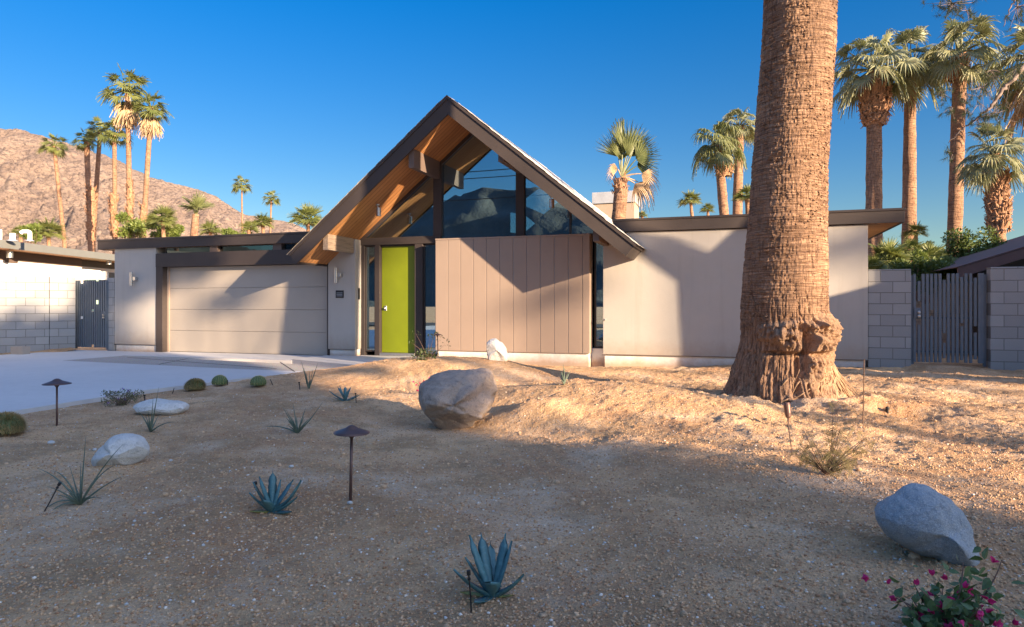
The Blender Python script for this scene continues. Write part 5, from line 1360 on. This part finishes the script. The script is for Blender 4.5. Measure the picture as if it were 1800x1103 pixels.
stick('drip_stake', 527, 685, 526, 674, .006, 'dark', 'tiny black stake left of the upright thin bladed plant', 'stake', True, group=sg)
stick('drip_stake', 626, 709, 625, 694, .005, 'dark', 'black stake at the right side of the small grey green agave', 'stake', True, group=sg)
stick('drip_stake', 450, 862, 449, 852, .005, 'dark', 'black stake tip behind the left centre blue agave', 'stake', True, group=sg)
stick('bare_sapling', 1517, 745, 1519, 632, .006, 'burl', 'single bare reddish sapling standing right of the giant trunk', 'sapling')
stick('bare_sapling', 1392, 800, 1384, 735, .004, 'twig', 'thin dark leafless sapling left of the feathery shrub', 'sapling')
def uplight():
    g, k = gp(1386, 750); t = thing('spot_light', g, 'small bronze spot light aimed up the giant trunk', 'spot light')
    MB().tube([g - np.array([0, 0, .05]), g + np.array([0, 0, .09])], .008, 10).build('stake', M['copperlight'], t)
    a = g + np.array([0, 0, .08]); d = unit(np.array([-.10, .12, 1.0]))
    MB().tube([a, a + d * .015, a + d * .05, a + d * .13, a + d * .15], [.012, .026, .031, .033, .027], 18).build('can', M['copperlight'], t)
uplight()
g, k = gp(1560, 726); b = MB(); b.lathe([(0, .06), (.018, .06), (.022, .05), (.022, .03), (.014, .028), (.014, -.05)], g, 16); tag(b.build('sprinkler', M['dark'], None, at=g), 'small black sprinkler standing in the watering hole', 'sprinkler')
b = MB(); p = atY(36, 620, 12.2); p[2] = 0
b.box(p[0] - .2, p[0] + .2, p[1] - .1, p[1] - .07, 0, .19); b.box(p[0] - .2, p[0] + .2, p[1] + .07, p[1] + .1, 0, .19)
for xx in (-.2, -.015, .17): b.box(p[0] + xx, p[0] + xx + .03, p[1] - .07, p[1] + .07, 0.001, .189)
tag(b.build('loose_block', M['stucco'], None, at=p), 'loose hollow block lying by the left block wall', 'block')

# ------------------------------------------------------------------ pine reaching in at the top right
def pine():
    base = onground(2080, 13.0); t = thing('pine_tree', base, 'pine branches with needle tufts hanging in at the upper right corner', 'pine tree')
    rng = random.Random(5); nb_ = MB(); st = MB(); D = 13.0
    tb = MB(); tb.tube([base, base + np.array([.1, 0, 4]), base + np.array([0, 0, 9.5])], [.28, .22, .1], 12); tb.build('trunk', M['greybark'], t, smooth=True)
    def tuft(p, s=1.0, n=34):
        ax = unit(np.array([rng.gauss(0, .6), rng.gauss(0, .6), rng.gauss(-.3, .5)])); V, F = [], []
        for i in range(n):
            d = unit(ax * .7 + np.array([rng.gauss(0, .6), rng.gauss(0, .6), rng.gauss(0, .6)])); L = rng.uniform(.09, .16) * s; sd = unit(np.cross(d, [.2, .3, 1])) * .0028
            o_ = p + ax * rng.uniform(-.05, .05); j = len(V); V += [o_ - sd, o_ + sd, o_ + d * L]; F.append((j, j + 1, j + 2))
        nb_.add(V, F)
    def br(pts, r0, r1, n=9):
        P = [atD(x, y, D + dd) for x, y, dd in pts]; tt = np.linspace(0, len(P) - 1, n * (len(P) - 1) + 1); P = np.array(P)
        Q = np.stack([np.interp(tt, range(len(P)), P[:, i]) for i in range(3)], 1); Q = Q + np.array([[rng.gauss(0, .012) for _ in range(3)] for _ in Q]); st.tube(list(Q), list(np.linspace(r0, r1, len(Q))), 6); return Q
    br([(2080, 60, 0), (1900, 90, .2), (1800, 118, 0), (1770, 150, 0), (1740, 190, 0), (1700, 220, .2), (1668, 250, .3)], .07, .006)
    br([(1900, 90, .2), (1840, 30, 0), (1790, -10, 0), (1777, 10, 0), (1764, 45, 0)], .03, .006)
    br([(2080, -60, 0), (1850, -70, .3), (1720, -30, .3), (1690, -5, .3)], .05, .006)
    for cx_, cy_, rx, ry, n in ((1672, 12, 42, 24, 34), (1700, 25, 20, 16, 10), (1658, 168, 22, 22, 14), (1668, 195, 14, 14, 8), (1700, 170, 20, 16, 10), (1725, 160, 20, 18, 12), (1745, 205, 32, 22, 26), (1722, 215, 18, 8, 8), (1700, 200, 8, 16, 6), (1792, 18, 26, 30, 20), (1665, 275, 14, 16, 6), (1790, 125, 20, 20, 12), (1740, 130, 26, 14, 10)):
        hubp = atD(cx_ + rng.uniform(-5, 5), cy_ - 6, D)
        for i in range(n):
            p = atD(cx_ + rng.gauss(0, .5) * rx, cy_ + rng.gauss(0, .5) * ry, D + rng.uniform(-.35, .35)); tuft(p, .9)
            m_ = (hubp + p) / 2 + np.array([rng.gauss(0, .03)] * 3); st.tube([hubp, m_, p], [.006, .004, .003], 4)
    for i in range(26):
        a = atD(rng.uniform(1700, 1790), rng.uniform(130, 190), D); e = a + RT * rng.uniform(-.35, .35) + np.array([0, 0, -rng.uniform(.2, .7)]); st.tube([a, (a + e) / 2 + np.array([rng.gauss(0, .06), 0, .03]), e], [.005, .003, .002], 4)
    st.build('branches', M['greybark'], t, smooth=True, recalc=False); nb_.build('needles', M['needle'], t, recalc=False)
pine()
# ------------------------------------------------------------------ the street side behind the camera (casts the long morning shade)
def sunback(p, X):
    """point at x = X on the sun ray through p"""
    p = np.array(p, float); s = np.array(SUN); return p + s * ((X - p[0]) / s[0])
# power poles and lines, seen mirrored in the gable glass
for i, (x, nm) in enumerate(((-34, 'left'), (6, 'right'))):
    t = thing('power_pole', (x, -6.6, 0), 'wooden power pole on the far %s side of the street' % nm, 'power pole', 'power poles')
    b = MB(); b.tube([(x, -6.6, -.2), (x, -6.6, 10.2)], [.16, .11], 12); b.build('pole', M['twig'], t)
    b = MB(); b.box(x - .06, x + .06, -7.6, -5.6, 9.3, 9.42); b.build('crossarm', M['twig'], t)
def cable(y, z, lab):
    b = MB()
    for s0, s1 in ((-74, -34), (-34, 6), (6, 46)):
        b.tube([(s0 + (s1 - s0) * u, y, z - 1.0 * 4 * u * (1 - u)) for u in np.linspace(0, 1, 14)], .025, 6)
    tag(b.build('power_line', M['dark'], None, at=(0, y, 0)), lab, 'cable', 'power lines')
cable(-5.7, 9.45, 'upper power line along the street'); cable(-7.5, 9.45, 'back power line along the street'); cable(-6.6, 8.1, 'lower power line along the street')
LATV = np.array([1, 2.15, 0]) / math.hypot(1, 2.15); TV = np.array([2.15, -1, 0]) / math.hypot(1, 2.15); TE = .60 / math.hypot(1, 2.15)
def sp(lat, t, h0): return LATV * lat + TV * t + np.array([0, 0, h0 + t * TE])
def shade_tree(lat0, t0, cl, nleaf, ls, label, seed, trunk=.3, nm='street_tree', mt='foliagedk', dt=1.3):
    """cl: list of (lat, h0, radius) clumps in the plane square to the sun"""
    base = sp(lat0, t0, 0); base[2] = -.1; rg = np.random.default_rng(seed)
    t = thing(nm, base, label, 'tree', 'street trees behind the viewpoint')
    cs = [(sp(a, t0 + rg.uniform(-dt, dt), h), np.array([r, r, r])) for a, h, r in cl]
    b = MB(); leafcloud(b, cs, nleaf, ls, rg); b.build('crown', M[mt], t, recalc=False)
    tb = MB(); zf = min(c[0][2] for c in cs) * .75; fork = np.array([base[0], base[1], zf]); tb.tube([base, (base + fork) / 2 + np.array([.1, .05, 0]), fork], [trunk * 1.2, trunk, trunk * .85], 12)
    for c, r in cs: tb.tube([fork, (fork + c) / 2 + rg.normal(size=3) * .15, c], [trunk * .5, trunk * .28, .03], 6)
    tb.build('trunk', M['greybark'], t, smooth=True, recalc=False)
def blobfill(poly_fn, h0, h1, latmin, r, step, seed):
    rg = np.random.default_rng(seed); out = []
    for h in np.arange(h0, h1, step):
        for a in np.arange(latmin, poly_fn(h) - r * .9 + step, step):
            a = min(a, poly_fn(h) - r * .9); out.append((a + rg.uniform(-.12, .12), h + rg.uniform(-.15, .15), r * rg.uniform(.85, 1.15)))
    return out
edge = lambda h: float(np.interp(h, [-1, 0, .8, 1.5, 2.2, 3.2, 4.5, 5.1, 5.6, 6.2, 6.9, 7.5], [4.2, 4.3, 4.75, 4.8, 5.35, 6.3, 6.7, 6.15, 6.1, 6.75, 6.8, 5.5]))
shade_tree(1.5, 28, blobfill(edge, .2, 5.9, -.8, .8, .75, 1) + [(5.85, 6.7, .6), (6.3, 6.75, .6), (6.5, 7.3, .55), (6.0, 7.5, .55), (6.2, 7.1, .6), (6.75, 6.9, .4), (3.0, 6.5, .5), (4.2, 6.3, .35)], 72000, .22, 'broad dense street tree right of and behind the viewpoint', 1)
shade_tree(5.3, 22, [(5.0, .75, .14), (5.35, 1.05, .12), (5.5, .6, .10), (5.2, 1.5, .16), (5.9, .95, .09), (6.3, 2.5, .2)], 700, .10, 'few leaf clumps on a thin stem, unseen, added to fleck the foreground shade', 7, .04)  # added leaf clumps that break up the edge of the foreground shade
shade_tree(-4.5, 29, blobfill(lambda h: -.4, .2, 5.0, -7.5, 1.0, 1.0, 2), 30000, .26, 'wide dark street tree behind the viewpoint', 2)
shade_tree(7.4, 34, [(7.2, 6.6, .35), (7.6, 5.6, .33), (7.1, 7.3, .4), (8.9, 6.4, .35)], 1500, .16, 'sparse young street tree between the broad tree and the forked tree', 3, .14)
# forked tree and, off to the right, an unseen block added for its shade
t = thing('forked_tree', sp(12.45, 5, -1.265), 'thick forked trunk off to the right of the yard', 'tree'); b = MB()
b.tube([sp(12.6, 5, -1.4), sp(12.55, 5, .6), sp(12.46, 5, 2.0), sp(12.45, 5, 3.3), sp(12.42, 5, 3.7)], [.42, .36, .30, .32, .30], 18)
b.tube([sp(12.36, 5, 3.5), sp(11.95, 5, 4.25), sp(11.6, 5, 4.7), sp(11.3, 5, 6.5)], [.25, .17, .14, .08], 12); b.tube([sp(12.5, 5, 3.4), sp(12.75, 5, 4.1), sp(13.0, 5.2, 4.9), sp(13.6, 5, 6.5)], [.27, .16, .15, .08], 12)
b.tube([sp(13.0, 5, -1.3), sp(12.95, 5, .8), sp(12.85, 5, 3.2)], [.25, .2, .15], 12)
b.build('trunk', M['greybark'], t, smooth=True, recalc=False)
b = MB(); leafcloud(b, [(sp(11.2, 5, 8.0), np.array([1.2, 1.2, .7])), (sp(13.6, 5, 7.7), np.array([1.4, 1.4, .8]))], 9000, .14, np.random.default_rng(4)); b.build('crown', M['foliagedk'], t, recalc=False)
t = thing('shade_block', (10.6, 10.6, 0), 'unseen flat roofed grey block added off the right side to shade the wall', 'shade_caster')
c_ = sp(13.28, 3.2, 0)
MB().box(c_[0], c_[0] + 3.0, c_[1] - .05, c_[1] + 5.2, -.1, 3.08, .01).build('wall', M['stucco'], t)
MB().box(c_[0] - .02, c_[0] + 3.1, c_[1] - .1, c_[1] + 5.25, 3.082, 3.27, .01).build('roof', M['brown'], t)
MB().box(c_[0] + .05, c_[0] + 2.9, c_[1] + .46, c_[1] + 5.1, 3.272, 3.85, .01).build('shade_upstand', M['stucco'], t)  # extra height added to put the top of the block wall in shade
MB().box(c_[0] + .8, c_[0] + 1.9, c_[1] - .08, c_[1] - .052, 0, 2.1, .004).build('door', M['brown'], t)
for i, (a, h, r, sc3) in enumerate(((11.05, 3.75, .55, .8), (9.35, 5.9, .6, .7), (13.7, 3.4, .8, .6), (8.0, 7.9, .8, .8), (12.3, 6.6, .8, .7))):  # row of unseen palms added to cast soft dapple on the house walls
    c = sp(a, 60, h); t = thing('fan_palm', (c[0], c[1], 0), 'tall slim unseen palm added far behind the viewpoint to dapple the house', 'palm tree', 'unseen palms added for dappled shade')
    MB().tube([(c[0], c[1], -.1), (c[0], c[1], c[2] - r * .2)], [.16, .11], 10).build('trunk', M['bark'], t)
    co = bpy.data.objects.new('crown', protos['far']); sc.collection.objects.link(co); co.parent = t; co.location = (0, 0, c[2]); co.scale = (r, r, r * sc3)
